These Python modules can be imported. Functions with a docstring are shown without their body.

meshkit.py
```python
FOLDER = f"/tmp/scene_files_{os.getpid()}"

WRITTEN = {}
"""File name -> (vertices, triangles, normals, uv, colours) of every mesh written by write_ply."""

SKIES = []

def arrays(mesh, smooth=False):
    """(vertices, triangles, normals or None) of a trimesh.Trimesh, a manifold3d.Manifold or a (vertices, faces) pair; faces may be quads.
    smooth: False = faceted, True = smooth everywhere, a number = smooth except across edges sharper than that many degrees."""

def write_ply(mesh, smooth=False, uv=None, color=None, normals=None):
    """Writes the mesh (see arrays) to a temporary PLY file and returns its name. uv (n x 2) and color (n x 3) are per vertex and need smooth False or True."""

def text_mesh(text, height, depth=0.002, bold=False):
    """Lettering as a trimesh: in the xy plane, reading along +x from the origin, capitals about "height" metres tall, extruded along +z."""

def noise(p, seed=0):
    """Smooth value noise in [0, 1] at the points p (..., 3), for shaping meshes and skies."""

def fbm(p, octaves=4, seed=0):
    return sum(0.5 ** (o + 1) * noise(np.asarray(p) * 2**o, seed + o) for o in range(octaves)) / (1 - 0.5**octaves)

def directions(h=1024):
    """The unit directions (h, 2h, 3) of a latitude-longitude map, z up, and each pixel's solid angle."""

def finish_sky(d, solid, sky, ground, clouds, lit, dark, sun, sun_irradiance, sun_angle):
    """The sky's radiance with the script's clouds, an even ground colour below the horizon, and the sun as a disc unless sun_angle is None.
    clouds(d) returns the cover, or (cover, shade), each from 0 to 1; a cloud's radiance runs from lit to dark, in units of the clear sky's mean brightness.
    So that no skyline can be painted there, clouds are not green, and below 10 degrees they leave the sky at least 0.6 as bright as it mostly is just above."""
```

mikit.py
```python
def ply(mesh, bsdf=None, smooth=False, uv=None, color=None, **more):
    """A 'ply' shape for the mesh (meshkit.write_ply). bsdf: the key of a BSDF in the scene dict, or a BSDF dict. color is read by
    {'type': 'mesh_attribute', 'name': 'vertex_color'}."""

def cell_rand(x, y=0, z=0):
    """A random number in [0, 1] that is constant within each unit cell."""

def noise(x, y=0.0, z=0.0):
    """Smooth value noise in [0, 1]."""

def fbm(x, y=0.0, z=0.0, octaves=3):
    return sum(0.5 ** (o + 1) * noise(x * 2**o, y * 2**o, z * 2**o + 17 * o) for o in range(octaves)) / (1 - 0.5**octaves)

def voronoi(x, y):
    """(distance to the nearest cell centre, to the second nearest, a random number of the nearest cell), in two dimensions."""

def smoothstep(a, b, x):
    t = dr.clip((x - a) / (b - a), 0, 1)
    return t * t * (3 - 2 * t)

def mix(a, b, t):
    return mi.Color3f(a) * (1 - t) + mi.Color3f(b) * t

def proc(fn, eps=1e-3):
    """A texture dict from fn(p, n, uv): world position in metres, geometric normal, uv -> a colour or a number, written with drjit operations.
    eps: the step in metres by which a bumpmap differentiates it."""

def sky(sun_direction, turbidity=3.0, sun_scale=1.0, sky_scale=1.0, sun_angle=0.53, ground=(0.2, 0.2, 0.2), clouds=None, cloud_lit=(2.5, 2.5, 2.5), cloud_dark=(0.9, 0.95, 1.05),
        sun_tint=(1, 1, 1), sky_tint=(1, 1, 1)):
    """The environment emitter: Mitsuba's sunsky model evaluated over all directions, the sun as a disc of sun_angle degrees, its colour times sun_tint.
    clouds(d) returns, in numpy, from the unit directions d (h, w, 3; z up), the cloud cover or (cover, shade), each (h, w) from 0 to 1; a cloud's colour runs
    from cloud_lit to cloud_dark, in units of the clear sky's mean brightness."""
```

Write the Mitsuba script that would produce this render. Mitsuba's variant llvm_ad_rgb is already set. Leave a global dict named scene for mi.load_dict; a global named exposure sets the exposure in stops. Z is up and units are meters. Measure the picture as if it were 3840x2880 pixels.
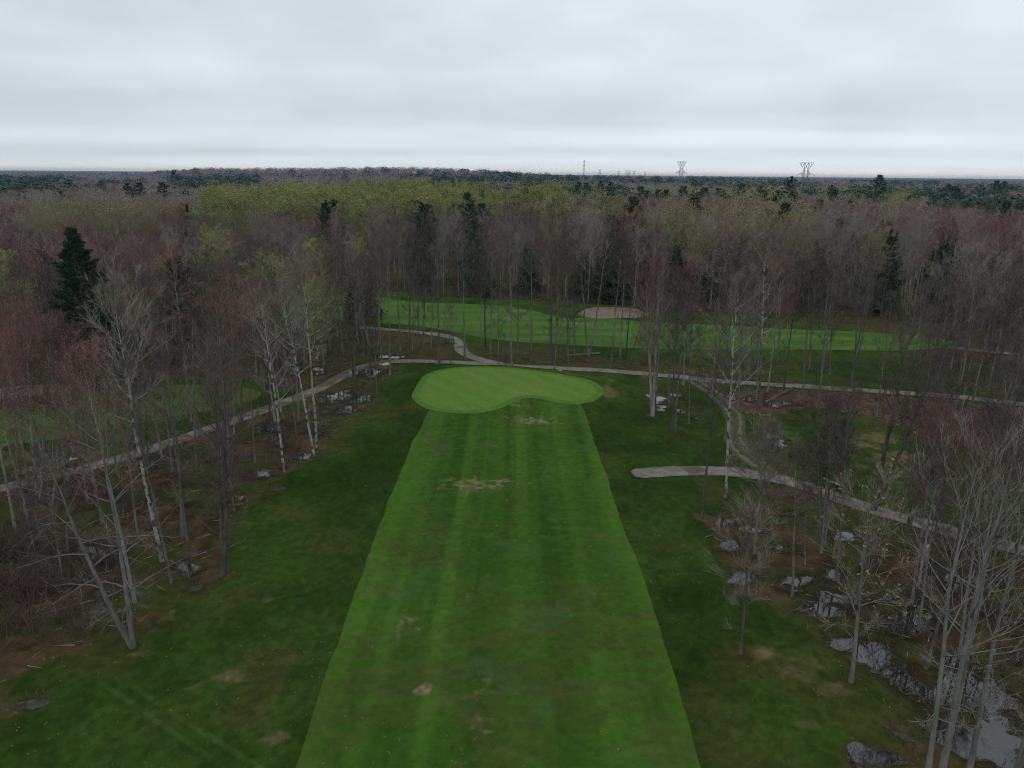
import math
import numpy as np
import trimesh
import shapely
from scipy.spatial import Delaunay
import mitsuba as mi
import drjit as dr
import mikit
import meshkit
from mikit import noise, fbm, smoothstep, mix

scene, labels = {}, {}
T = mi.ScalarTransform4f

# ---------------------------------------------------------------- camera, sky, exposure
CAM_H, PITCH, ROLL = 30.0, math.radians(16.11), math.radians(0.49)
fwd = np.array([0, math.cos(PITCH), -math.sin(PITCH)])
upv = np.array([0, math.sin(PITCH), math.cos(PITCH)]) * math.cos(ROLL) - np.array([1.0, 0, 0]) * math.sin(ROLL)
scene['camera'] = {'type': 'perspective', 'fov': 70.0, 'fov_axis': 'x', 'near_clip': 1.0, 'far_clip': 60000.0,
                   'to_world': T().look_at(origin=[0, 0, CAM_H], target=(np.array([0, 0, CAM_H]) + fwd).tolist(), up=upv.tolist())}
exposure = 1.52


def clouds(d):
    el = np.degrees(np.arcsin(np.clip(d[..., 2], 0, 1)))
    az = np.degrees(np.arctan2(d[..., 0], d[..., 1]))
    z = d[..., 2] + 0.045
    sheet = np.stack([d[..., 0] / z, d[..., 1] / z, np.zeros_like(z)], -1)          # a flat cloud deck seen in perspective
    big = meshkit.fbm(sheet * [0.16, 0.30, 1] + [3.1, 7.7, 0], 4, 5)
    wisps = meshkit.fbm(sheet * [0.45, 1.1, 1] + [1.3, 2.9, 0], 4, 11)
    warp = el + 1.1 * (meshkit.fbm(np.stack([az / 26, el / 9, el * 0], -1), 3, 3) - 0.5)
    mott = meshkit.fbm(np.stack([az / 9, el / 3.2, el * 0], -1) + [4.4, 1.7, 0], 4, 21)
    bands = 0.20 * np.exp(-((warp - 4.4) / 1.5) ** 2) - 0.16 * np.exp(-((warp - 2.3) / 0.6) ** 2) + 0.13 * np.exp(-((warp - 1.35) / 0.35) ** 2) - 0.10 * np.exp(-((warp - 0.55) / 0.45) ** 2)
    shade = 0.40 + bands + 0.75 * (big - 0.5) + 0.38 * (wisps - 0.5) + 0.75 * (mott - 0.5) * np.clip(el / 3, 0.25, 1) - 0.0035 * np.clip(az, -40, 40) - 0.10 * np.clip((el - 6) / 6, 0, 1) - 0.15 * np.clip((el - 15) / 60, 0, 1)
    return np.ones_like(el), np.clip(shade, 0, 1)


scene['sky'] = mikit.sky((-0.35, -0.45, 0.82), turbidity=4, sun_scale=0.1, sun_angle=40, ground=(0.45, 0.50, 0.54), clouds=clouds,
                         cloud_lit=(2.12, 2.34, 2.52), cloud_dark=(1.47, 1.67, 1.83))

# ---------------------------------------------------------------- the place, measured in metres (x right, y away, z up)
GREEN = [(-12.6,94.8),(-12.7,99.2),(-12.1,104.1),(-10.9,106.5),(-9.3,108.2),(-6.9,108.8),(-4.0,109.2),(-1.2,108.7),(1.7,107.7),(4.1,106.7),(6.5,105.5),(9.8,103.1),(11.1,101.1),(11.8,98.8),(11.8,96.6),(10.2,93.9),(8.3,92.7),(5.8,93.2),(3.4,94.4),(1.5,94.3),(-0.4,92.8),(-2.1,90.8),(-4.5,89.1),(-7.1,88.9),(-9.9,90.1),(-11.7,92.1)]
PATH_BACK = [(-51.4,64.0),(-49.9,65.6),(-47.1,68.5),(-44.2,71.6),(-41.1,75.3),(-39.7,77.2),(-37.6,81.5),(-34.1,87.0),(-31.2,92.8),(-27.6,100.5),(-25.9,107.5),(-23.6,114.0),(-20.3,116.9),(-15.8,117.0),(-11.2,116.6),(-6.5,115.8),(-0.5,114.5),(7.0,113.3),(14.2,112.1),(21.2,110.1),(26.5,107.9),(31.7,106.0),(38.3,104.9),(43.4,103.9),(47.0,102.8),(53.3,101.8),(59.3,100.3),(64.9,98.7),(72.6,94.7)]
PATH_SIDE = [(-0.8,114.5),(-3.5,116.5),(-5.5,118.3),(-7.6,120.8),(-9.0,124.5),(-9.5,129.5),(-10.5,133.6),(-12.5,136.4),(-15.8,138.3),(-19.5,139.5),(-23.4,141.1),(-30.2,143.0)]
PATH_RIGHT = [(12.7,70.8),(14.4,71.3),(17.4,71.7),(21.4,71.9),(25.1,71.3),(27.6,70.1),(29.7,68.2),(31.4,65.4),(33.4,62.9),(35.8,60.9),(38.7,58.6),(41.4,56.3),(44.7,53.8)]
TRACK = [(27.5,106.6),(28.5,101.7),(29.0,96.4),(29.2,91.5),(28.4,87.4),(26.6,82.6),(25.8,78.7),(26.1,75.4),(27.0,72.6),(27.7,70.3)]
PATH_FAR = [(77.9,131.6),(83.1,128.9),(86.9,126.9),(93.1,124.0)]
FAR_FAIRWAY = [(-65.2,202.6),(-51.3,198.2),(-36.8,181.9),(-23.1,174.4),(-11.8,171.7),(-0.8,169.1),(12.1,154.0),(28.6,151.7),(43.1,147.9),(55.5,145.2),(64.3,143.8),(72.9,142.4),(79.9,140.1),(84.9,136.2),(80.3,129.9),(70.2,126.6),(61.4,127.0),(48.9,126.9),(32.3,126.3),(18.5,127.6),(7.9,129.8),(-0.6,132.1),(-4.9,134.3),(-9.5,138.2),(-15.4,142.7),(-21.3,145.7),(-30.3,148.6),(-49.3,151.3)]
BUNKER_FAR = [(14.2,159.9),(16.4,165.7),(19.7,168.3),(24.0,168.5),(28.1,167.5),(29.9,164.0),(29.6,160.1),(27.4,156.2),(23.2,155.0),(19.1,154.3),(16.2,155.2)]
BUNKER_LEFT = [(-73.0,94.3),(-72.2,98.7),(-69.2,100.2),(-65.6,100.8),(-61.8,100.4),(-61.9,97.9),(-64.5,95.8),(-66.6,94.0),(-67.7,92.0),(-67.8,87.0)]
LEFT_GREEN = [(-68.3,86.1),(-67.9,92.4),(-65.6,94.5),(-62.8,97.2),(-57.7,98.5),(-51.6,100.7),(-45.4,101.9),(-37.6,100.7),(-34.1,98.0),(-35.1,93.3),(-39.3,90.0),(-42.5,87.7),(-46.4,83.7),(-49.0,80.4),(-53.2,78.3),(-57.4,76.7),(-59.5,73.9)]
LITTER_LEFT = [(-28.0,29.7),(-52.4,62.9),(-49.4,64.9),(-43.5,70.4),(-39.2,76.2),(-33.6,85.8),(-27.2,98.7),(-23.3,112.3),(-17.6,113.9),(-17.4,107.8),(-20.6,101.9),(-18.3,94.6),(-18.8,89.2),(-21.4,83.8),(-20.9,76.2),(-22.6,71.5),(-23.1,66.7),(-24.9,64.0),(-24.4,57.8),(-22.6,53.0),(-22.5,49.9),(-23.8,47.0),(-25.3,44.6),(-24.4,41.5),(-27.8,41.0),(-30.2,39.1)]
LITTER_LEFT_FAR = [(-62.4,118.5),(-50.9,129.4),(-36.8,140.1),(-29.0,141.7),(-14.9,138.0),(-10.2,129.1),(-8.3,118.8),(-15.9,118.3),(-22.1,118.0),(-26.1,108.6),(-30.4,98.6),(-34.3,102.7),(-45.8,106.1),(-55.5,104.5)]
LITTER_BACK = [(-8.0,128.0),(-3.9,127.5),(3.5,124.9),(11.4,121.8),(18.8,118.5),(25.4,116.6),(30.7,113.5),(39.7,111.3),(46.5,108.2),(44.8,105.6),(28.2,109.3),(14.4,113.3),(-0.5,115.7),(-6.0,119.9)]
LITTER_RIGHT = [(18.2,60.0),(21.5,62.4),(24.5,66.6),(27.9,68.3),(30.6,64.6),(35.4,60.0),(40.7,55.3),(44.7,52.7),(28.5,30.3),(22.8,30.3),(23.0,33.8),(21.3,38.0),(21.1,41.6),(20.3,45.3),(17.0,47.6),(16.9,50.8)]
LITTER_RED = [(31.3,100.0),(36.9,102.9),(46.2,100.9),(58.3,98.5),(73.6,92.7),(55.2,67.2),(52.0,73.1),(51.0,80.1),(48.9,86.5),(45.6,91.9),(40.6,94.8),(35.3,90.7),(31.1,90.6),(29.5,93.5)]
BARE_EDGE = [(-39.7,190.7),(-24.5,185.5),(-12.5,182.5),(-0.9,178.2),(13.6,173.6),(31.3,167.0),(46.1,158.7),(64.1,155.3),(87.9,153.3),(115.9,151.0)]
PUDDLES = [
[(-25.4,108.7),(-25.0,110.4),(-23.7,112.0),(-23.5,112.9),(-22.6,112.3),(-21.7,111.0),(-20.7,110.6),(-20.0,111.3),(-18.7,110.9),(-17.7,110.2),(-18.0,109.4),(-19.2,108.4),(-20.2,108.9),(-20.5,107.6),(-20.5,106.2),(-21.4,106.0),(-22.4,106.3),(-23.1,107.9),(-24.0,108.8),(-24.1,106.5),(-24.9,106.9)],
[(-23.0,113.2),(-22.4,114.0),(-22.0,113.2),(-22.5,112.2)],
[(-26.5,94.6),(-26.3,96.9),(-25.3,97.6),(-24.4,99.8),(-23.2,100.0),(-22.0,97.0),(-22.3,96.0),(-23.1,95.7),(-23.7,94.0),(-24.2,92.9),(-25.5,92.8)],
[(-22.0,94.0),(-21.7,94.7),(-21.2,96.0),(-21.7,97.6),(-20.0,98.0),(-19.4,96.8),(-19.1,95.1),(-19.7,94.6),(-21.1,94.1)],
[(-25.3,89.9),(-25.0,90.8),(-23.4,91.3),(-21.7,93.1),(-21.2,92.8),(-20.9,91.2),(-19.5,91.1),(-19.9,90.5),(-20.8,89.7),(-21.6,89.1),(-22.7,89.0),(-23.9,89.4),(-24.9,89.3)],
[(-24.1,84.3),(-23.8,86.0),(-22.7,86.0),(-22.3,84.9),(-22.9,84.1),(-22.7,82.8),(-21.3,80.8),(-21.2,80.3),(-22.1,80.6),(-23.1,81.3)],
[(-37.2,114.5),(-34.9,115.1),(-34.3,113.2),(-35.5,113.0),(-36.6,112.9)],
[(-34.8,110.6),(-33.5,111.0),(-32.5,107.6),(-33.6,107.4)],
[(-31.4,112.0),(-30.6,112.5),(-29.1,109.4),(-29.4,108.2),(-30.2,107.9)],
[(-26.2,119.5),(-25.9,122.4),(-26.7,125.6),(-26.1,126.4),(-24.4,122.9),(-23.8,120.9),(-24.6,120.1)],
[(-22.7,119.1),(-22.9,120.9),(-21.0,120.5),(-19.7,120.0),(-18.3,120.6),(-18.0,118.6),(-19.5,118.6),(-21.3,118.7)],
[(-23.9,74.3),(-23.2,75.6),(-21.8,74.7),(-21.7,73.8),(-23.2,73.1)],
[(-26.6,69.9),(-26.3,71.0),(-24.7,70.3),(-24.4,68.9),(-25.9,68.4)],
[(-31.3,83.5),(-30.0,85.8),(-29.8,87.2),(-27.5,84.9),(-26.8,82.8),(-29.3,82.1),(-30.3,81.4)],
[(-23.9,65.8),(-22.9,66.2),(-22.8,65.8),(-23.4,65.6)],
[(-35.5,53.8),(-35.3,54.6),(-33.2,53.8),(-32.1,52.9),(-32.6,52.0),(-33.7,52.2),(-34.6,52.7)],
[(-30.4,47.2),(-30.3,48.4),(-29.9,49.1),(-29.3,48.4),(-29.6,47.5),(-30.2,47.0)],
[(-26.6,51.6),(-26.2,52.0),(-24.7,51.7),(-24.2,51.1),(-24.5,50.1),(-25.0,49.9),(-25.9,50.6)],
[(-31.5,44.4),(-31.2,44.9),(-30.8,44.6),(-30.8,44.2)],
[(-28.8,35.5),(-28.1,35.9),(-26.7,36.1),(-26.8,35.6),(-27.7,35.4),(-28.6,35.2)],
[(-24.3,47.8),(-23.6,48.4),(-23.2,48.7),(-23.1,48.1),(-23.9,47.6)],
[(-26.4,64.1),(-26.0,64.6),(-25.1,64.1),(-25.1,63.4),(-25.9,63.3)],
[(18.3,98.7),(19.6,100.2),(19.6,98.2),(21.7,97.6),(21.5,96.8),(20.6,95.7),(20.5,93.5),(20.1,91.4),(19.0,90.9),(18.8,91.9),(18.6,94.5),(19.1,97.3)],
[(22.4,99.6),(23.9,99.3),(23.6,98.2),(22.3,98.1)],
[(21.2,92.0),(22.7,92.5),(23.0,91.5),(22.7,90.5),(21.4,91.0)],
[(24.0,94.1),(24.5,94.1),(24.3,93.2),(23.8,93.2)],
[(23.3,89.1),(23.9,89.3),(23.7,88.3),(23.3,88.1)],
[(30.1,99.0),(31.1,98.2),(31.0,96.8),(30.2,96.8)],
[(32.5,98.5),(33.9,98.6),(33.1,96.0),(32.3,96.5)],
[(34.8,96.1),(36.2,96.9),(38.1,95.6),(36.4,94.2),(35.7,92.9),(34.5,94.2)],
[(30.0,82.1),(31.9,86.0),(31.6,84.2),(32.4,84.0),(31.8,81.3),(31.6,79.3),(30.5,77.8),(30.2,79.3),(29.8,80.8)],
[(43.7,93.6),(44.3,93.6),(44.4,91.6),(44.7,90.1),(44.2,89.6),(43.6,91.1)],
[(17.5,80.5),(18.3,80.7),(18.2,80.2),(17.5,80.0)],
[(16.2,113.9),(17.9,114.7),(19.1,113.8),(18.0,113.2)],
[(0.1,112.3),(1.2,112.1),(1.8,111.6),(0.5,111.4)],
[(6.9,111.6),(8.3,111.6),(7.8,110.7),(7.1,110.7)],
[(17.8,59.5),(19.3,60.5),(21.1,61.2),(21.2,60.1),(19.7,59.2),(18.3,59.0)],
[(20.3,58.4),(20.9,58.7),(22.3,58.5),(21.8,57.8),(20.3,57.8)],
[(17.8,56.1),(19.1,56.5),(19.0,55.3),(18.4,54.4),(17.7,54.6)],
[(16.6,50.2),(17.5,50.7),(17.7,52.0),(18.0,52.3),(18.4,51.3),(18.6,50.6),(18.2,49.1),(17.1,48.8),(16.8,49.5)],
[(22.0,55.2),(22.7,55.5),(22.9,54.8),(22.2,54.4)],
[(23.5,54.9),(23.8,54.7),(23.6,54.2),(23.4,54.3)],
[(28.0,57.2),(29.2,58.1),(30.4,57.7),(30.2,56.6),(28.7,55.9),(28.1,56.5)],
[(20.0,48.9),(21.0,49.9),(22.2,50.3),(23.6,50.4),(23.9,50.2),(22.4,49.7),(21.6,48.7),(22.2,48.2),(21.6,48.1),(21.1,48.7)],
[(24.7,51.8),(25.7,51.9),(25.7,51.4),(25.5,50.2),(24.3,50.3),(24.9,51.2)],
[(23.2,48.3),(24.1,48.1),(25.6,48.1),(27.1,48.5),(26.5,47.5),(25.6,46.9),(24.6,46.6),(23.7,46.6),(24.2,46.0),(23.6,45.1),(22.3,45.0),(21.6,44.9),(20.5,45.7),(20.7,46.3),(22.3,46.8),(23.1,47.0),(23.1,47.6)],
[(25.5,44.2),(26.5,45.0),(28.2,46.4),(30.0,46.7),(30.9,46.3),(29.5,45.0),(29.0,43.6),(27.5,43.0),(26.2,43.1),(25.5,43.6)],
[(23.3,43.0),(23.0,42.1),(23.7,42.1),(25.1,42.2),(25.5,41.7),(24.9,41.3),(25.5,40.7),(25.6,40.2),(25.0,39.6),(25.1,38.7),(25.4,38.4),(26.0,37.8),(26.9,38.5),(27.5,39.2),(28.0,40.3),(28.0,41.0),(29.0,41.4),(29.3,40.9),(30.0,40.6),(30.4,39.8),(30.2,39.1),(29.8,38.1),(29.7,37.0),(30.2,36.6),(29.5,36.1),(29.1,35.4),(28.4,34.0),(28.5,33.3),(27.8,32.2),(26.8,31.9),(26.1,31.3),(24.8,31.8),(24.2,32.2),(23.9,32.3),(23.8,33.1),(23.5,33.4),(23.5,34.1),(23.6,34.9),(24.2,35.1),(25.3,35.0),(26.7,34.9),(27.5,35.5),(28.1,35.9),(27.6,36.2),(26.3,36.1),(25.4,36.3),(24.2,36.3),(24.4,37.0),(24.0,37.4),(23.2,37.9),(23.2,38.6),(23.0,39.3),(22.3,39.7),(21.8,40.4),(20.8,42.1),(21.1,42.6),(22.0,42.6)],
[(18.9,33.2),(19.4,33.1),(19.9,32.7),(20.7,32.3),(21.5,32.2),(21.3,31.7),(21.2,31.2),(18.1,31.2),(18.4,32.5)],
[(21.6,34.5),(22.1,33.8),(22.4,33.2),(22.2,33.1),(21.7,33.8)],
[(33.7,50.4),(34.6,51.2),(35.0,50.9),(35.0,49.9),(33.7,48.7),(33.1,48.8)],
[(31.0,48.1),(32.1,48.4),(32.4,48.0),(31.4,47.3),(30.8,47.4)],
[(34.1,45.4),(34.7,45.3),(35.4,45.0),(34.9,44.1),(34.2,44.0),(34.7,45.0)],
[(24.6,61.8),(26.5,61.8),(26.3,61.3),(24.7,61.3)],
[(6.4,46.7),(6.5,46.9),(6.8,46.8),(6.7,46.5),(6.5,46.5)]]
NEAR_TREES = [
('twin_pale',-24.7,41.2,14.1,-0.3,'leaning two-stemmed pale tree with drooping branches at the left lawn edge'),
('birch',-27.8,52.1,20.8,-1.0,'tall white birch with a pale twiggy crown in front of the big pine'),
('bare',-25.6,48.9,16.3,-1.0,'tall grey bare tree beside the leaning white birch, base near the dark pool'),
('twin',-22.2,50.0,17.0,-0.0,'pale twin-trunk bare tree at the left rough edge beside the dark pool'),
('red',-27.1,46.3,17.8,-0.9,'slim bare tree with reddish twigs behind the two-stemmed leaning tree'),
('bare',-31.7,52.3,14.6,-1.4,'thin bare tree behind the leaning two-stemmed tree, over the pale pool'),
('bare',-27.3,55.6,16.3,-0.2,'grey bare tree with a dark base behind the pale twin-trunk tree'),
('sapling',-25.4,61.2,8.6,-0.3,'short dark bare tree at the left rough edge beside a small dark pool'),
('birchlow',-23.4,69.8,17.9,-0.5,'pale-topped tree alone at the left rough edge below the pair of birches'),
('birch',-21.5,74.4,19.6,-2.0,'left white birch of the pair beside the left rough'),
('birch',-21.6,75.8,20.0,0.4,'right white birch of the pair beside the left rough'),
('bare',-19.5,96.7,18.0,0.1,'dark slim bare tree at the tip of the double pool left of the green'),
('sapling',-19.0,98.2,9.1,0.1,'short thin bare tree on the grass left of the green'),
('spread',-23.4,104.5,17.7,-0.2,'dark forked bare tree over the brightest pool left of the green'),
('bare',-20.9,113.8,20.7,-0.5,'thick bare tree on a root mound beside the cart path left of the green'),
('bare',-18.6,107.7,20.5,0.3,'grey bare tree at the right end of the bright pool left of the green'),
('bare',-19.5,123.8,22.1,-0.1,'thick dark bare tree behind the cart path, left of the bend'),
('bare',-17.5,121.2,22.1,0.4,'thick grey bare tree just right of the thick dark one behind the cart path'),
('bare',-16.8,126.6,18.9,1.1,'thin dark bare tree left of the path bend, second from the thick grey one'),
('sapling',-17.3,123.4,14.7,0.8,'thin dark bare tree left of the path bend, nearest the thick grey one'),
('sapling',-15.9,127.1,16.1,1.0,'rightmost thin dark tree in the cluster left of the path bend'),
('sapling',-14.2,124.0,14.2,0.9,'thin dark bare tree just left of the tall one at the cart path'),
('bare',-11.9,115.7,23.1,-0.1,'tall grey bare tree on the near cart path edge left of the fork'),
('sapling',-9.9,114.2,9.6,-0.2,'small thin bare tree on the near edge of the cart path at the fork'),
('bare',-8.0,119.0,21.2,0.0,'tall grey bare tree standing in the fork between the two paths'),
('bare',-4.7,125.2,21.3,-0.2,'left stem of the two grey bare trees right of the path fork'),
('bare',-3.7,121.7,21.1,0.2,'right stem of the two grey bare trees right of the path fork'),
('sapling',-2.2,114.4,10.9,-0.0,'thin young bare tree beside the cart path behind the green'),
('bare',-0.1,112.6,23.6,-0.5,'tall straight grey bare tree between cart path and the back of the green'),
('sapling',0.9,121.9,12.8,0.1,'thin dark bare tree behind the tall one at the back of the green'),
('bare',3.2,117.8,22.7,-0.3,'forked grey bare tree behind the cart path, right of the tall one at the green'),
('bare',6.4,117.1,24.0,-0.1,'tall slim grey bare tree in the dry strip behind the cart path'),
('sapling',6.7,112.1,8.1,0.4,'short thin tree on the green side of the cart path'),
('bare',9.3,119.2,19.7,-0.7,'dark two-stemmed bare tree in the dry strip left of the far bunker'),
('sapling',10.8,123.6,11.3,-0.4,'thin young bare tree left of the far bunker'),
('fork',13.0,120.6,22.6,0.3,'tall grey bare tree with a wide V fork in front of the far bunker'),
('bare',16.5,117.8,19.6,0.8,'right-leaning slim bare tree below the far bunker'),
('bare',18.3,120.4,18.8,-0.1,'slim grey bare tree right of the leaning one below the far bunker'),
('redtwin',18.2,89.6,18.8,-0.9,'thick twin-trunk reddish bare tree beside the puddle right of the green'),
('bare',19.3,83.1,18.8,-0.5,'left stem of the pale pair with a leafy base right of the green'),
('bare',19.7,83.4,18.1,0.1,'right stem of the pale pair with a leafy base right of the green'),
('sapling',21.4,94.9,13.3,-0.8,'thin bare tree between the twin-trunk reddish tree and the pale pair'),
('bare',22.2,86.7,16.1,-0.7,'thin grey bare tree beside the small puddles right of the pale pair'),
('bare',20.8,100.9,14.1,-0.2,'bare tree standing behind the puddle and the thick twin-trunk reddish tree'),
('redbare',25.4,104.1,16.7,-0.7,'reddish bare tree by the cart path right of the green'),
('birch',20.8,65.0,20.3,-1.0,'tall white birch with dark trunk scars standing before the short cart path'),
('bare',17.4,60.7,17.1,-0.0,'dark three-stemmed bare tree beside the white birch, at the corner of the puddle'),
('birchdark',32.9,92.7,21.1,-1.1,'tall white-topped birch with a dark lower trunk in the red leaf litter'),
('bare',35.5,109.7,19.6,-1.3,'thick bare tree behind the right cart path, left of the dark-footed birch'),
('bare',36.9,110.3,18.4,-0.0,'bare tree behind the cart path just left of the dark-footed birch'),
('bare',27.9,98.0,17.9,-0.1,'slim bare tree by the dirt track junction'),
('bare',39.5,102.0,17.8,-0.1,'pale bare tree at the cart path edge right of the dark-footed birch'),
('bare',41.7,100.3,17.7,-1.4,'bare tree at the cart path, second right of the dark-footed birch'),
('bare',47.8,113.8,18.1,-1.1,'thick bare tree behind the right part of the cart path'),
('bare',49.9,111.0,16.8,-1.4,'bare tree on the right end of the far grass'),
('bare',49.4,101.4,20.5,-1.6,'dark bare tree standing on the cart path line before the right woods'),
('bigfork',33.9,62.6,17.3,0.9,'big dark forked bare tree beside the right cart path'),
('bare',38.4,65.4,10.4,-0.5,'dark slim bare tree on the grass right of the big forked tree'),
('twin',34.9,58.5,12.5,0.3,'leaning dark twin-stem bare tree at the near edge of the right cart path'),
('bare',43.0,68.3,11.7,-1.1,'bare tree on the dry grass slope right of the big forked tree'),
('bare',46.0,65.0,13.2,-0.0,'dark right-leaning bare tree on the slope near the right edge'),
('bare',33.7,52.4,11.8,-0.5,'bare tree with a broken stump at its foot near the right path'),
('clump',25.7,54.3,13.2,-1.0,'clump of slim grey stems beside the puddle by the right path'),
('bare',28.3,59.4,11.2,-0.8,'slim grey bare tree behind the clump of stems by the right path'),
('bare',25.3,50.4,14.7,-0.8,'grey bare tree rising from the small square pool on the right'),
('bare',20.9,47.7,11.4,-0.9,'slim grey bare tree at the end of the narrow pool on the right'),
('sapling',23.6,52.3,6.7,-0.8,'thin young bare tree in the brown leaves of the right wet ground'),
('fuzzy',20.1,54.1,10.2,-0.2,'pale fuzzy-crowned bare tree beside the small pools right of the lawn'),
('lawn',15.1,41.0,9.6,-0.4,'slender dark-stemmed young tree with a pale crown alone on the right lawn'),
('lawn',21.1,38.3,12.3,-0.6,'slender pale young tree with last brown leaves at the big pool edge'),
('bare',26.4,39.6,13.3,0.7,'slim pale bare tree leaning right between the big pools'),
('pale',21.7,30.8,17.5,-0.7,'thick pale bare tree rising from the bottom edge, left of the foreground pair'),
('pale',22.6,31.1,18.0,-0.6,'pale bare tree rising from the bottom edge, right of the foreground pair'),
('pale',24.1,31.2,17.1,-0.2,'pale forked bare tree standing in the bottom right pool'),
('pale',26.3,30.9,15.4,-0.1,'pale bare tree leaning out of the bottom right corner'),
('bare',29.1,40.6,15.1,-1.2,'bare tree behind the foreground pair, in the right pools'),
('bare',33.6,45.9,14.1,-0.7,'bare tree in the brown ground by the right picture edge'),
('bare',34.7,50.7,13.2,-1.3,'grey bare tree growing out of the twiggy pool on the right'),
('bare',36.0,50.0,13.9,-1.5,'grey bare tree right of the twiggy pool on the right'),
('bare',41.9,56.2,12.8,-1.0,'leaning pale-barked bare tree at the right end of the right path'),
('red',-44.5,63.2,16.5,3.8,'reddish bare tree, right one of the three by the left path'),
('red',-42.7,62.2,15.3,3.8,'reddish bare tree in front of the three by the left path'),
('red',-45.4,64.2,17.3,1.8,'reddish bare tree, middle one of the three by the left path'),
('red',-47.4,66.2,15.6,0.3,'reddish bare tree, left one of the three by the left path'),
('bare',-27.6,64.1,14.0,1.0,'slim bare tree in the wet strip, left of the short dark one'),
('bare',-27.4,72.8,14.1,0.3,'bare tree beside the left path, left of the pale-topped tree'),
('bare',-33.5,85.7,12.9,1.2,'dark bare tree on the far side of the left path'),
('red',-29.9,90.1,16.1,-1.8,'reddish bare tree by the left path, left of the birch pair'),
('pale',-27.9,56.1,16.0,0.9,'pale bare tree between the tall grey one and the twin-trunk tree'),
('yellow',-38.2,111.0,14.7,0.8,'yellow-green budding tree behind the two birches on the left'),
('yellow',-29.1,108.9,12.0,0.2,'olive-green budding tree right behind the right birch'),
('bare',-31.2,55.2,14.6,0.1,'thin bare tree in the brush left of the white birch')]
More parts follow.
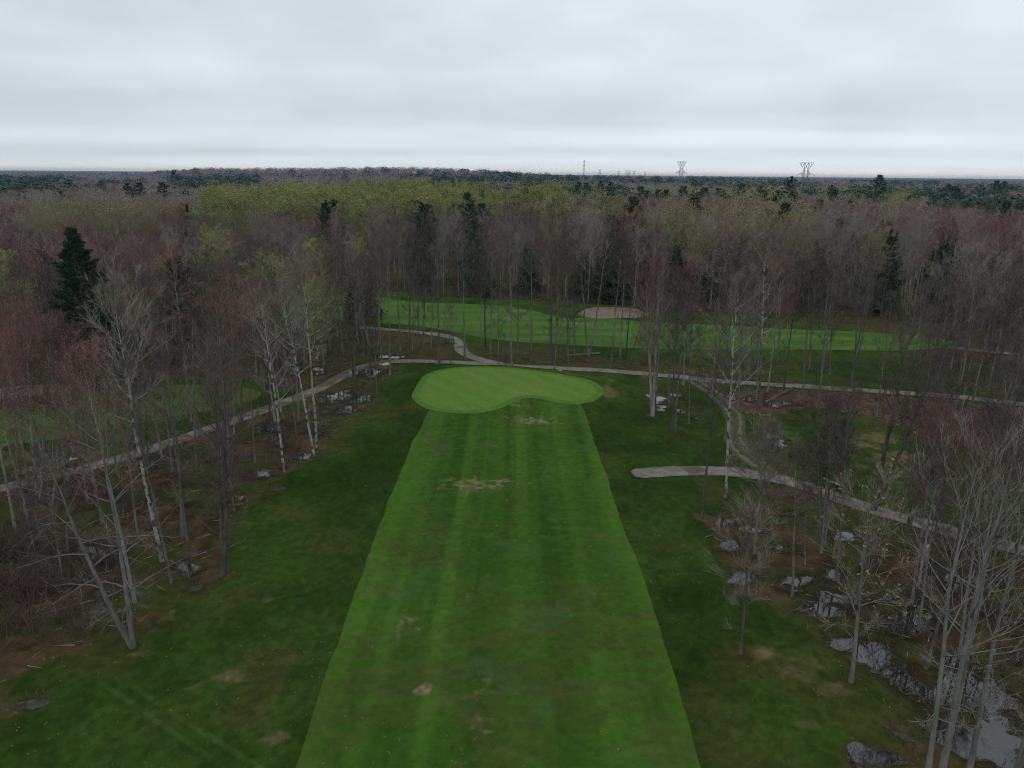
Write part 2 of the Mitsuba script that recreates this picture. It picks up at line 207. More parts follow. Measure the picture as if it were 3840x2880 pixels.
CONIFER_TOPS = [(-59,92),(-87,198),(-195,383),(-196,397),(-195,420),(-60,514),(-73,478),(-73,414),(-73,242),(-48,191),(-49,207),(-28,208),(-22,182),(-13,320),(-8,191),(-0,247),(-21,102),(-2,69),(13,309),(15,251),(0,260),(12,642),(-4,1213),(123,1062),(38,298),(36,234),(32,214),(71,423),(63,330),(67,331),(97,432),(102,404),(103,378),(162,536),(148,451),(73,241),(287,911),(9,93),(11,80),(10,76),(18,66),(1616,4431),(-3365,-6992),(224,535),(157,371),(104,276),(99,258),(105,236),(81,164),(46,115),(311,534),(250,424),(100,171),(1368,2150),(262,422),(71,107),(15,105),(28,67),(31,60)]
RED_SPOTS = [(-156,343),(-66,150),(-56,133),(-47,119),(-50,152),(-44,146),(-37,134),(-31,96),(-16,142),(-11,118),(-8,246),(2,232),(16,250),(19,234),(40,238),(51,276),(29,176),(27,125),(192,412),(171,352),(218,419),(175,324),(158,275),(175,278),(122,188),(43,101),(66,134),(0,165),(-29,74),(-29,69),(-24,62)]
YELLOW_SPOTS = [(-101,308),(-100,326),(-92,328),(-81,314),(-66,287),(-62,303),(-59,319),(-51,321),(-32,364),(-24,366),(-17,348),(-86,229),(-85,212),(8,266),(100,673),(118,682),(134,689),(167,705),(196,718),(213,726),(246,742),(275,755),(345,788),(421,912),(456,930),(421,824),(245,442),(-114,322)]
TAN_SPOTS = [(-137,233),(-126,225),(-110,228),(-103,203),(44,200),(41,166),(56,202),(64,218),(71,219),(76,220),(75,205),(67,145),(26,109),(26,197),(19,163),(-62,90)]
DRY = [(-5.3,37.0,0.8,0.6,1.00),(-1.6,37.7,0.8,1.2,0.55),(-1.6,34.2,0.9,1.5,0.55),(-2.8,31.7,1.2,0.8,0.50),(-17.1,38.3,1.7,0.7,0.95),(-19.5,36.9,1.6,0.6,0.70),(-13.6,40.0,2.0,0.8,0.60),(-13.0,33.2,1.0,0.8,0.95),(-23.9,44.4,0.9,0.9,1.00),(-23.8,40.2,1.2,0.8,0.80),(-18.0,47.1,1.2,1.0,0.55),(13.3,97.6,1.8,3.2,1.00),(14.6,102.3,1.5,2.5,0.80),(11.7,71.3,1.2,0.2,0.80),(11.7,69.8,1.2,0.2,0.80),(2.6,87.4,5.0,2.0,0.62),(1.5,91.7,4.0,2.0,0.45),(-3.9,67.7,4.5,2.5,0.62),(-0.2,68.9,3.0,2.0,0.50),(18.2,39.7,3.5,2.0,0.72),(19.7,37.6,2.8,2.2,0.70),(16.3,41.1,2.2,1.6,0.75),(16.7,34.8,2.5,1.6,0.50),(-9.7,107.3,2.5,1.6,0.50),(12.0,112.0,2.0,1.0,0.40),(10.8,70.1,1.5,0.5,0.50),(-3.4,46.7,2.0,1.2,0.40),(-7.1,43.8,2.0,2.0,0.45),(28.6,82.6,3.0,3.0,0.55),(43.1,82.2,5.0,3.0,0.80),(43.7,76.3,5.0,3.0,0.85),(41.2,79.8,4.0,2.0,0.70),(43.4,72.9,3.0,2.0,0.70),(-51.6,73.4,5.0,3.0,0.80),(-48.0,71.5,3.0,2.0,0.90),(-52.3,72.1,5.0,2.0,0.70),(39.0,74.1,3.0,2.0,0.40),(43.6,70.4,3.0,2.0,0.60),(-22.4,50.5,1.0,0.8,0.50),(40.1,74.2,8.0,9.0,0.50),(34.7,79.7,5.0,6.0,0.42),(-48.4,72.2,9.0,6.0,0.50)]
MUD_SPOTS = [(-27.7,35.6),(-23.7,48.1),(22.0,33.7)]
EVERGREENS = [(-96.3, 219.6, 20.0, 'pine', None),(-195.1, 383.4, 21.0, 'pine', None),(-196.5, 396.8, 21.0, 'pine', None),(-195.4, 420.4, 21.0, 'pine', None),(-60.5, 513.7, 21.0, 'pine', 'tall dark pine standing above the yellow-green trees left of the picture centre'),(-73.4, 477.8, 21.0, 'pine', None),(-72.6, 414.0, 21.0, 'pine', None),(-80.7, 269.2, 20.0, 'pine', None),(-53.2, 212.4, 20.0, 'pine', None),(-54.5, 229.8, 20.0, 'pine', None),(-30.7, 230.8, 20.0, 'pine', None),(-24.0, 202.3, 20.0, 'pine', None),(-13.0, 319.9, 21.0, 'pine', None),(-8.8, 212.5, 20.0, 'pine', None),(-0.4, 274.8, 20.0, 'pine', None),(13.0, 308.6, 21.0, 'pine', None),(16.6, 278.7, 20.0, 'pine', None),(0.1, 288.6, 20.0, 'pine', None),(12.3, 642.2, 21.0, 'pine', None),(38.3, 298.4, 21.0, 'pine', None),(39.6, 259.4, 20.0, 'pine', None),(34.9, 237.9, 20.0, 'pine', None),(70.9, 422.7, 21.0, 'pine', None),(62.9, 330.3, 21.0, 'pine', None),(66.8, 331.4, 21.0, 'pine', None),(96.9, 432.2, 21.0, 'pine', None),(101.7, 403.6, 21.0, 'pine', None),(102.8, 377.6, 21.0, 'pine', None),(161.6, 536.3, 21.0, 'pine', None),(147.7, 450.7, 21.0, 'pine', None),(81.3, 268.1, 20.0, 'pine', None),(224.0, 534.8, 21.0, 'pine', None),(157.4, 370.6, 21.0, 'pine', None),(115.5, 307.1, 20.0, 'pine', 'dark olive evergreen rising above the tan crowns in the right woods'),(109.9, 286.5, 20.0, 'pine', None),(116.8, 262.0, 20.0, 'pine', None),(311.4, 534.5, 21.0, 'pine', None),(250.4, 424.4, 21.0, 'pine', None),(226.2, 470.0, 29.4, 'pine', 'tallest dark pine breaking the right horizon'),(204.2, 560.0, 27.9, 'pine', 'dark round pine beside the right transmission tower'),(344.3, 600.0, 23.3, 'pine', None),(356.3, 560.0, 26.3, 'pine', None),(387.5, 600.0, 25.7, 'pine', None),(65.0, 560.0, 23.9, 'pine', None),(69.0, 540.0, 23.4, 'pine', None),(57.7, 600.0, 22.0, 'pine', None),(54.8, 640.0, 22.1, 'pine', None),(-95.9, 150.0, 14.3, 'pine', None),(-31.3, 150.0, 15.7, 'cedar', None),(-5.8, 182.0, 5.3, 'cedar', None),(17.2, 180.0, 11.6, 'cedar', None),(23.6, 173.0, 8.6, 'cedar', 'widest dark evergreen at the edge of the woods behind the far bunker'),(25.9, 177.0, 10.1, 'cedar', None),(21.1, 176.0, 7.6, 'cedar', None),(46.4, 172.0, 5.6, 'cedar', None),(50.1, 178.0, 6.9, 'cedar', None),(74.5, 185.0, 14.5, 'cedar', None),(68.5, 165.0, 9.3, 'cedar', None),(82.0, 160.0, 6.6, 'cedar', None),(99.2, 150.0, 16.4, 'cedar', None),(92.1, 185.0, 18.8, 'cedar', None),(105.2, 180.0, 19.5, 'cedar', None),(95.9, 215.0, 20.5, 'cedar', None),(3.7, 184.0, 9.1, 'cedar', None),(-402.1, 900.0, 28.1, 'pine', 'lone pine standing clear of the left horizon')]
TYRES = [[(-26.5, 38.9), (-15.0, 31.3)], [(-23.7, 38.0), (-13.2, 31.3)]]
FAIRWAY = [(-11.2,22),(-11.2,31.1),(-11.4,43.7),(-11.6,61.8),(-11.5,71.7),(-11.4,80.1),(-10.9,87),(-10.2,90.6),(-6,90),(-2,92),(0,96),(3,98),(6,96.5),(8.6,95.2),(9.2,92),(9.6,86),(9.8,78),(9.9,72.2),(10.0,59.4),(10.3,49.4),(10.3,37.9),(10.1,31.4),(10.1,22)]
FRINGE = None
RNG = np.random.default_rng(20240511)


def A(*x):
    return np.asarray(x, float)


def ragged(poly, seed):
    """A pool outline with bays, spits and grassy islets."""
    rg = np.random.default_rng(seed)
    L, cut = poly.exterior.length, []
    for _ in range(int(3 + L * 0.9)):
        c = np.array(poly.exterior.interpolate(rg.uniform(0, L)).coords[0]) + rg.normal(size=2) * 0.25
        a = np.linspace(0, 6.283, 12, endpoint=False)
        r = rg.uniform(0.10, 0.34) * min(1.0, 0.35 + L / 25) * rg.uniform(0.6, 1.4, 12)
        cut.append(shapely.Polygon(np.column_stack([c[0] + 1.7 * r * np.cos(a), c[1] + 0.8 * r * np.sin(a)])).buffer(0))
    out = poly.difference(shapely.union_all(cut))
    return shapely.union_all([g for g in getattr(out, 'geoms', [out]) if g.area > 0.03])


def pg(pts, rough=0.0, scale=1.0, seed=0, step=0.6):
    """A polygon with its outline resampled and roughened."""
    p = np.array(pts + pts[:1], float)
    line = shapely.LineString(p)
    n = max(12, int(line.length / step))
    q = np.array([line.interpolate(t).coords[0] for t in np.linspace(0, line.length, n, endpoint=False)])
    for _ in range(2):
        q = 0.25 * np.roll(q, 1, 0) + 0.5 * q + 0.25 * np.roll(q, -1, 0)
    if rough:
        a = np.stack([q[:, 0] / scale, q[:, 1] / scale, np.zeros(n)], 1)
        q = q + rough * 2 * np.stack([meshkit.fbm(a + 5.1, 3, seed) - 0.5, meshkit.fbm(a + 91.7, 3, seed + 9) - 0.5], 1)
    return shapely.Polygon(q).buffer(0)


green_poly = pg(GREEN, 0.15, 3, 1)
fringe_poly = green_poly.buffer(1.0)
fairway_poly = pg(FAIRWAY, 0.20, 3.2, 2).difference(green_poly.buffer(1.0))
puddle_polys = [ragged(pg(pg(p, 0.75, 0.9, 20 + i, 0.3).buffer(0.15).exterior.coords[:-1], 0.30, 0.28, 50 + i, 0.14), i) for i, p in enumerate(PUDDLES)]
all_puddles = shapely.union_all(puddle_polys)
bunker_far_poly = pg(BUNKER_FAR, 0.9, 2.6, 3)
bunker_left_poly = pg(BUNKER_LEFT, 0.3, 3, 4)
far_fairway_poly = pg(FAR_FAIRWAY, 0.4, 6, 5, 2.0)
left_green_poly = pg(LEFT_GREEN, 0.4, 6, 6, 2.0)
litter_poly = shapely.union_all([pg(p, 0, 1, 0, 1.5) for p in (LITTER_LEFT, LITTER_LEFT_FAR, LITTER_BACK, LITTER_RIGHT, LITTER_RED)])
red_poly = pg(LITTER_RED, 0, 1, 0, 1.5)
wood_edge = np.array(BARE_EDGE)


def dist_to(poly, x, y):
    """Signed distance, negative inside."""
    shapely.prepare(poly)
    pts = shapely.points(np.ravel(x), np.ravel(y))
    d = shapely.distance(pts, poly)
    inside = d == 0
    if inside.any():
        d[inside] = -shapely.distance(pts[inside], poly.boundary)
    return d.reshape(np.shape(x))


def sst(a, b, x):
    t = np.clip((np.asarray(x, float) - a) / (b - a), 0, 1)
    return t * t * (3 - 2 * t)


def n2(x, y, s, seed=0, o=3):
    return meshkit.fbm(np.stack([np.asarray(x) / s, np.asarray(y) / s, np.zeros(np.shape(x))], -1), o, seed)


def height(x, y):
    x, y = np.asarray(x, float), np.asarray(y, float)
    h = np.zeros(np.broadcast(x, y).shape)
    x, y = np.broadcast_to(x, h.shape), np.broadcast_to(y, h.shape)
    r, az = np.hypot(x, y), np.degrees(np.arctan2(x, y))
    h = h - r ** 2 / 1.48e7
    h += 19 * np.exp(-((r - 1750) / 420) ** 2) * sst(-30, -21, az) * (1 - sst(-8, 6, az)) + 7 * np.exp(-((r - 1500) / 400) ** 2) * sst(-20, -6, az) * (1 - sst(12, 26, az))
    near = (np.abs(x) < 130) & (y < 330) & (y > 0)
    if near.any():
        X, Y = x[near], y[near]
        dp = dist_to(all_puddles, X, Y)
        flat = sst(1.0, 9.0, dp)
        k = 0.5 * (n2(X, Y, 22, 31) - 0.5) * flat
        k += 1.0 * (1 - sst(0.5, 7.0, dist_to(green_poly, X, Y))) * (0.75 + 0.25 * sst(90, 112, Y))
        k += 0.45 * np.exp(-(((X - 2.2) / 4.2) ** 2 + ((Y - 93.8) / 2.6) ** 2))
        k += 0.5 * np.exp(-(((X + 16) / 3.2) ** 2 + ((Y - 106) / 6) ** 2)) + 0.6 * np.exp(-(((X - 14.5) / 2.2) ** 2 + ((Y - 103) / 4) ** 2))
        for b in (bunker_far_poly, bunker_left_poly):
            d = dist_to(b, X, Y)
            k += 0.45 * np.exp(-((d - 1.6) / 1.6) ** 2) - 0.35 * sst(0.3, -2.0, d)
        k += (1.4 * sst(0, 14, Y - np.interp(X, wood_edge[:, 0], wood_edge[:, 1]))) * sst(-70, -50, X)
        h[near] += k
    return h


def hz(x, y):
    return float(height(np.array([float(x)]), np.array([float(y)]))[0])


def thing(key, label, cat, group=None):
    labels[key] = {'label': label, 'category': cat}
    if group:
        labels[key]['group'] = group


def struct(key, mesh, bsdf, kind='structure', label=None, **kw):
    scene[key] = mikit.ply(mesh, bsdf, **kw)
    labels[key] = {'kind': kind}
    if label:
        labels[key]['label'] = label


used = {}


def num(name):
    used[name] = used.get(name, 0) + 1
    return name if used[name] == 1 else f'{name}_{used[name] - 1:03d}'


# ---------------------------------------------------------------- materials
def mat(key, fn, rough=0.85, spec=0.15, bump=None, eps=0.02):
    b = {'type': 'principled', 'base_color': mikit.proc(fn), 'roughness': rough, 'specular': spec}
    if bump is not None:
        b = {'type': 'bumpmap', 'bump': mikit.proc(bump, eps), 'scale': 1.0, 'bsdf': b}
    scene[key] = {'type': 'twosided', 'bsdf': b}


def dif(key, fn):
    scene[key] = {'type': 'twosided', 'bsdf': {'type': 'diffuse', 'reflectance': mikit.proc(fn)}}


def grain(p):
    return 0.5 * noise(p.x * 2.3, p.y * 2.3) + 0.3 * noise(p.x * 6.1, p.y * 6.1) + 0.2 * noise(p.x * 15, p.y * 15)


def rough_grass(p):
    big = fbm(p.x / 11, p.y / 14, 0.3)
    mid = fbm(p.x / 2.6, p.y / 3.4, 4.0)
    c = mix((0.0150, 0.0325, 0.0046), (0.0315, 0.060, 0.0088), smoothstep(0.30, 0.72, big * 0.55 + mid * 0.45))
    for (ax, ay), (bx, by) in TYRES:
        L = math.hypot(bx - ax, by - ay)
        ux, uy = (bx - ax) / L, (by - ay) / L
        off = dr.abs((p.x - ax) * uy - (p.y - ay) * ux + 0.25 * (noise(p.x / 3, p.y / 3) - 0.5))
        c = c * (1 + 0.35 * smoothstep(0.24, 0.08, off) * smoothstep(0, 3, (p.x - ax) * ux + (p.y - ay) * uy) * smoothstep(L + 3, L, (p.x - ax) * ux + (p.y - ay) * uy))
    c = mix(c, (0.050, 0.052, 0.014), 0.55 * smoothstep(0.56, 0.78, fbm(p.x / 5 + 40, p.y / 5)))
    return c


def litter(p, wet, red):
    a = fbm(p.x / 3.1 + 9, p.y / 3.1)
    b = fbm(p.x / 1.1, p.y / 1.1 + 30)
    c = mix((0.034, 0.026, 0.013), (0.064, 0.045, 0.023), smoothstep(0.3, 0.7, b))
    c = mix(c, (0.038, 0.046, 0.011), smoothstep(0.34, 0.55, a))
    c = mix(c, (0.082, 0.050, 0.030), smoothstep(0.55, 0.75, fbm(p.x / 4 + 77, p.y / 4 + 3)) * 0.6)
    c = mix(c, mix((0.058, 0.034, 0.024), (0.110, 0.066, 0.047), b), red)
    c = mix(c, (0.026, 0.022, 0.014), 0.75 * wet)
    return c


def ground_color(p, n, uv):
    w = uv.x + 0.55 * (fbm(p.x / 2.2, p.y / 2.2, 2.0) - 0.5) + 0.25 * (noise(p.x * 1.3, p.y * 1.3) - 0.5)
    k = smoothstep(0.40, 0.62, w)
    wet = smoothstep(1.15, 1.75, uv.x + 0.3 * (noise(p.x * 1.1, p.y * 1.1) - 0.5))
    dry = smoothstep(0.35, 0.75, uv.y * 0.9 + 0.6 * (fbm(p.x * 0.9, p.y * 0.9, 8.0) - 0.5))
    red = smoothstep(1.3, 1.8, uv.y)
    c = rough_grass(p)
    c = mix(c, mix((0.070, 0.062, 0.026), (0.125, 0.098, 0.046), noise(p.x * 3, p.y * 3)), dry * (1 - red))
    c = mix(c, litter(p, wet, red), k)
    return c * (0.55 + 0.9 * grain(p))


def fairway_color(p, n, uv):
    s = dr.sin((p.x + 0.25 * noise(p.y / 9, 3.0)) * (2 * math.pi / 5.2))
    stripe = smoothstep(-0.35, 0.35, s)
    big = fbm(p.x / 5.5, p.y / 9, 1.7)
    mid = fbm(p.x / 2.2, p.y / 1.1, 5.0)
    c = mix((0.026, 0.066, 0.0075), (0.044, 0.099, 0.0120), stripe * 0.46 + 0.54 * smoothstep(0.3, 0.7, big))
    edge = smoothstep(8.2, 10.4, dr.abs(p.x + 0.7) + 1.2 * (noise(p.y / 6, 1.0) - 0.5))
    c = c * (0.89 + 0.22 * smoothstep(0.25, 0.75, noise(p.x / 1.15 + 0.12 * noise(p.y / 4, 2.0), p.y / 40, 9.0)))
    c = mix(c, (0.054, 0.124, 0.013), 0.65 * edge)
    thin = smoothstep(0.50, 0.70, fbm(p.x / 4.2 + 5, p.y / 6.5 + 2, 3.0) + 0.30 * smoothstep(66, 34, p.y) - 0.1) * smoothstep(0.25, 0.6, mid)
    c = mix(c, (0.058, 0.056, 0.018), 0.42 * thin)
    c = mix(c, (0.048, 0.088, 0.026), 0.4 * smoothstep(0.60, 0.74, fbm(p.x / 2.0 + 15, p.y / 3.0, 6.0)))
    c = mix(c, (0.078, 0.092, 0.030), 0.42 * smoothstep(0.52, 0.75, fbm(p.x / 1.9 + 4, p.y / 0.9, 2.5)) * smoothstep(0.35, 0.6, fbm(p.x / 6 + 21, p.y / 9, 1.0)))
    dry = smoothstep(0.35, 0.8, uv.y + 0.8 * (fbm(p.x * 1.6, p.y * 1.6, 8.0) - 0.5))
    c = mix(c, mix((0.09, 0.085, 0.035), (0.21, 0.16, 0.085), noise(p.x * 5, p.y * 5)), dry)
    return c * (0.66 + 0.52 * grain(p) + 0.16 * fbm(p.x / 1.6, p.y * 1.4, 7.0))


def green_color(p, n, uv):
    s = smoothstep(-0.5, 0.5, dr.sin((p.x * 0.8 + p.y * 0.6) * (2 * math.pi / 3.2)))
    c = mix((0.082, 0.156, 0.024), (0.098, 0.174, 0.031), 0.4 * s + 0.6 * fbm(p.x / 5, p.y / 6))
    c = mix(c, (0.118, 0.150, 0.036), 0.6 * smoothstep(0.5, 0.75, fbm(p.x / 3 + 8, p.y / 4)))
    return c * (0.86 + 0.28 * grain(p))


def fringe_color(p, n, uv):
    c = mix((0.055, 0.130, 0.017), (0.072, 0.150, 0.024), fbm(p.x / 3, p.y / 3))
    return c * (0.8 + 0.4 * grain(p))


def far_fairway_color(p, n, uv):
    s = smoothstep(-0.4, 0.4, dr.sin((p.y + 0.08 * p.x) * (2 * math.pi / 7)))
    c = mix((0.037, 0.082, 0.012), (0.055, 0.116, 0.018), 0.4 * s + 0.6 * fbm(p.x / 9, p.y / 7))
    c = mix(c, (0.090, 0.120, 0.045), 0.65 * smoothstep(0.55, 0.72, fbm(p.x / 7, p.y / 2.2, 2.2)))
    return c * (0.8 + 0.4 * grain(p))


def left_fairway_color(p, n, uv):
    c = mix((0.035, 0.064, 0.013), (0.053, 0.093, 0.018), fbm(p.x / 7, p.y / 5, 9.0))
    return mix(c, (0.060, 0.060, 0.022), 0.6 * smoothstep(0.5, 0.7, fbm(p.x / 5, p.y / 3, 4.0))) * (0.75 + 0.5 * grain(p))


def path_color(p, n, uv):
    c = mix((0.120, 0.108, 0.090), (0.190, 0.175, 0.152), fbm(p.x / 1.6, p.y / 1.6))
    c = mix(c, (0.110, 0.095, 0.075), 0.7 * smoothstep(0.58, 0.75, fbm(p.x / 0.8 + 3, p.y / 0.8)))
    e = smoothstep(0.62, 1.0, dr.abs(uv.x) + 0.5 * (noise(p.x * 1.5, p.y * 1.5) - 0.5))
    c = mix(c, (0.075, 0.066, 0.036), 0.7 * e)
    mid_strip = smoothstep(0.32, 0.10, dr.abs(uv.x + 0.25 * (noise(uv.y / 3, 4.0) - 0.5)))
    c = mix(c, (0.105, 0.098, 0.066), 0.45 * mid_strip * smoothstep(0.35, 0.6, noise(p.x / 2.2, p.y / 2.2, 8.0)))
    c = mix(c, (0.075, 0.060, 0.042), 0.75 * smoothstep(0.60, 0.72, fbm(p.x / 2.4 + 13, p.y / 2.4, 3.0)))
    c = mix(c, (0.070, 0.056, 0.038), 0.8 * smoothstep(-17, -26, p.x) * smoothstep(0.36, 0.62, fbm(p.x / 1.7 + 5, p.y / 1.7, 11.0)))
    return c * (0.72 + 0.56 * grain(p))


def track_color(p, n, uv):
    rut = smoothstep(0.28, 0.10, dr.abs(dr.abs(uv.x) - 0.5) + 0.35 * (noise(p.x * 1.2, p.y * 1.2) - 0.35))
    c = mix((0.050, 0.055, 0.022), (0.112, 0.096, 0.066), rut)
    return c * (0.75 + 0.5 * grain(p))


def sand_color(p, n, uv):
    c = mix((0.118, 0.092, 0.072), (0.172, 0.138, 0.108), fbm(p.x / 3, p.y / 1.5))
    return c * (0.85 + 0.3 * grain(p))


BUMP = 1.0
mat('ground_bsdf', ground_color, 0.95, 0.03)
mat('fairway_bsdf', fairway_color, 0.95, 0.03)
mat('green_bsdf', green_color, 0.9, 0.06)
mat('fringe_bsdf', fringe_color, 0.9, 0.04)
mat('far_fairway_bsdf', far_fairway_color, 0.9, 0.04)
mat('left_fairway_bsdf', left_fairway_color, 0.95, 0.03)
mat('path_bsdf', path_color, 0.9, 0.2)
mat('track_bsdf', track_color, 0.9, 0.1)
mat('sand_bsdf', sand_color, 0.95, 0.1)
mat('mud_bsdf', lambda p, n, uv: mix((0.022, 0.032, 0.011), (0.056, 0.053, 0.050), smoothstep(0.35, 0.65, fbm(p.x * 1.2, p.y * 2.4))), 0.55, 0.3)
MUD = MUD_SPOTS
scene['pool_bsdf'] = {'type': 'plastic', 'int_ior': 1.74, 'diffuse_reflectance': {'type': 'rgb', 'value': [0.045, 0.045, 0.043]}, 'nonlinear': True}
mat('shore_bsdf', lambda p, n, uv: mix((0.030, 0.030, 0.011), (0.058, 0.046, 0.022), fbm(p.x * 1.3, p.y * 1.3)) * (0.6 + 0.8 * grain(p)), 0.8, 0.2)
scene['water_bsdf'] = {'type': 'blendbsdf', 'weight': mikit.proc(lambda p, n, uv: smoothstep(0.02, 0.16, uv.x - 0.45 * (fbm(p.x * 1.1 + 3, p.y * 1.1, 6.0) - 0.46) + 0.10 * (noise(p.x * 5, p.y * 5) - 0.5))),
                       'shore': {'type': 'ref', 'id': 'shore_bsdf'}, 'water': {'type': 'twosided', 'bsdf': {'type': 'ref', 'id': 'pool_bsdf'}}}


def bark(lo, hi, s=1.0):
    def fn(p, n, uv):
        k = 0.55 * noise(p.x * 3 * s, p.y * 3 * s, p.z * 0.8) + 0.45 * noise(p.x * 9 * s, p.y * 9 * s, p.z * 2.5)
        tone = noise(p.x / 5, p.y / 5, 3.0)
        c = mix(lo, hi, smoothstep(0.2, 0.8, k * 0.7 + tone * 0.3))
        return mix(c, (0.075, 0.085, 0.045), 0.35 * smoothstep(0.62, 0.8, noise(p.x * 2, p.y * 2, p.z * 0.5)))
    return fn


def birch_bark(dark):
    def fn(p, n, uv):
        c = mix((0.25, 0.242, 0.222), (0.42, 0.412, 0.382), noise(p.x * 2, p.y * 2, p.z * 1.5))
        m = smoothstep(0.60, 0.72, noise(p.x * 3.5, p.y * 3.5, p.z * 2.6))
        c = mix(c, (0.035, 0.032, 0.03), 0.85 * m)
        low = smoothstep(dark + 1.5, dark - 1.5, p.z + 3 * (noise(p.x * 2, p.y * 2, p.z * 1.1) - 0.5))
        return mix(c, (0.06, 0.055, 0.05), 0.8 * low)
    return fn


def twig(a, b, c=None):
    def fn(p, n, uv):
        k = fbm(p.x / 13, p.y / 13, 0.5)
        out = mix(a, b, smoothstep(0.32, 0.68, k))
        return out * (0.75 + 0.5 * noise(p.x / 1.7, p.y / 1.7, p.z / 1.7))
    return fn


dif('bark_grey_bsdf', bark((0.090, 0.086, 0.080), (0.200, 0.193, 0.182)))
dif('bark_wood_bsdf', bark((0.150, 0.142, 0.136), (0.300, 0.285, 0.270)))
dif('bark_dark_bsdf', bark((0.055, 0.050, 0.046), (0.125, 0.115, 0.105)))
dif('bark_pale_bsdf', bark((0.105, 0.102, 0.092), (0.215, 0.208, 0.192)))
dif('bark_birch_bsdf', birch_bark(1.2))
dif('bark_birch_dark_bsdf', birch_bark(9.5))
def wood_twig(p, n, uv):
    a, b = fbm(p.x / 8, p.y / 8, 0.5), fbm(p.x / 10 + 33, p.y / 10, 7.5)
    c = mix((0.150, 0.128, 0.122), (0.215, 0.186, 0.176), smoothstep(0.3, 0.7, a))
    c = mix(c, (0.205, 0.135, 0.124), 0.6 * smoothstep(0.52, 0.66, b))
    c = mix(c, (0.235, 0.205, 0.150), 0.8 * smoothstep(0.46, 0.34, b))
    return c * (1.05 + 0.36 * noise(p.x / 2, p.y / 2, p.z / 2))


dif('twig_grey_bsdf', wood_twig)
dif('twig_brown_bsdf', twig((0.092, 0.072, 0.064), (0.135, 0.108, 0.096)))  # near trees' twigs, coloured darker to stand in for lens vignetting
dif('twig_yellow_bsdf', twig((0.195, 0.195, 0.085), (0.260, 0.258, 0.112)))
dif('twig_pale_bsdf', twig((0.165, 0.145, 0.118), (0.240, 0.212, 0.178)))
dif('twig_red_bsdf', twig((0.155, 0.095, 0.090), (0.205, 0.120, 0.110)))
dif('bud_red_bsdf', twig((0.165, 0.066, 0.066), (0.255, 0.110, 0.100)))
dif('bud_yellow_bsdf', twig((0.215, 0.238, 0.068), (0.290, 0.315, 0.105)))
dif('bud_tan_bsdf', twig((0.225, 0.200, 0.075), (0.290, 0.258, 0.105)))
dif('needle_bsdf', twig((0.030, 0.056, 0.030), (0.050, 0.088, 0.044)))
dif('cedar_bsdf', twig((0.027, 0.047, 0.018), (0.047, 0.068, 0.025)))
dif('brush_bsdf', twig((0.078, 0.060, 0.052), (0.115, 0.084, 0.071)))
dif('sedge_bsdf', twig((0.060, 0.060, 0.020), (0.105, 0.088, 0.038)))
dif('leaf_bsdf', twig((0.20, 0.115, 0.055), (0.34, 0.25, 0.15)))


def canopy_color(p, n, uv):
    a = fbm(p.x / 160, p.y / 260, 1.0)
    c = mix((0.060, 0.050, 0.046), (0.090, 0.080, 0.068), fbm(p.x / 25, p.y / 40))
    c = mix(c, (0.036, 0.050, 0.036), smoothstep(0.50, 0.62, a))
    c = mix(c, (0.105, 0.105, 0.050), 0.7 * smoothstep(0.55, 0.68, fbm(p.x / 130 + 50, p.y / 300)))
    return c * (0.6 + 0.8 * noise(p.x / 7, p.y / 7))


dif('canopy_bsdf', canopy_color)

# ---------------------------------------------------------------- ground, turf, paths, water
def axis(lo, hi, step, far, ratio=1.16):
    mid_ = np.arange(lo, hi + step / 2, step)
    out, s = [], step
    x = hi
    while x < far:
        s *= ratio
        x += s
        out.append(x)
    return mid_, np.array(out)


xm, xo = axis(-80, 80, 0.8, 17000)
ym, yo = axis(26, 200, 0.8, 17000)
xs = np.concatenate([-(xo[::-1]), xm, xo])
yb = [26 - 2.0, 20, 12, 0, -20, -60, -200]
ys = np.concatenate([np.array(yb[::-1]), ym, yo])
GX, GY = np.meshgrid(xs, ys, indexing='ij')
GZ = height(GX, GY)


def grid_faces(nx, ny):
    i, j = np.meshgrid(np.arange(nx - 1), np.arange(ny - 1), indexing='ij')
    a = (i * ny + j).ravel()
    return np.vstack([np.stack([a, a + ny, a + ny + 1], 1), np.stack([a, a + ny + 1, a + 1], 1)])


def cover(x, y):
    """(leaf litter 0..1, to 2 where wet; dry grass 0..1, 2 for red leaves) at ground points."""
    lit = 1 - sst(-2.5, 2.5, dist_to(litter_poly, x, y))
    beyond = sst(-2, 5, y - np.interp(x, wood_edge[:, 0], wood_edge[:, 1]))
    side = np.maximum(sst(55, 75, x) * (1 - beyond * 0) * 0.85, 0)
    lit = np.maximum(lit, np.maximum(beyond, side * sst(95, 105, y)))
    left = sst(-48, -60, x) * sst(120, 135, y)
    lit = np.maximum(lit, left)
    for _, tx, ty, *_r in NEAR_TREES:
        m = (np.abs(x - tx) < 2.2) & (np.abs(y - ty) < 2.2)
        if m.any():
            lit[m] = np.maximum(lit[m], 0.95 * np.exp(-((x[m] - tx) ** 2 + (y[m] - ty) ** 2) / 0.75))
    dp = dist_to(all_puddles, x, y)
    lit = lit + lit * 0.8 * (1 - sst(0.0, 1.3, dp)) + (1 - np.clip(lit, 0, 1)) * 0.75 * (1 - sst(-0.2, 0.9, dp))
    dry = 0.0 * x
    for cx, cy, rx, ry, k in DRY:
        dry = np.maximum(dry, k * np.exp(-((x - cx) / rx) ** 2 - ((y - cy) / ry) ** 2))
    dry = np.where(dist_to(red_poly, x, y) < 0, 2.0, dry)
    return np.stack([lit, dry], -1)


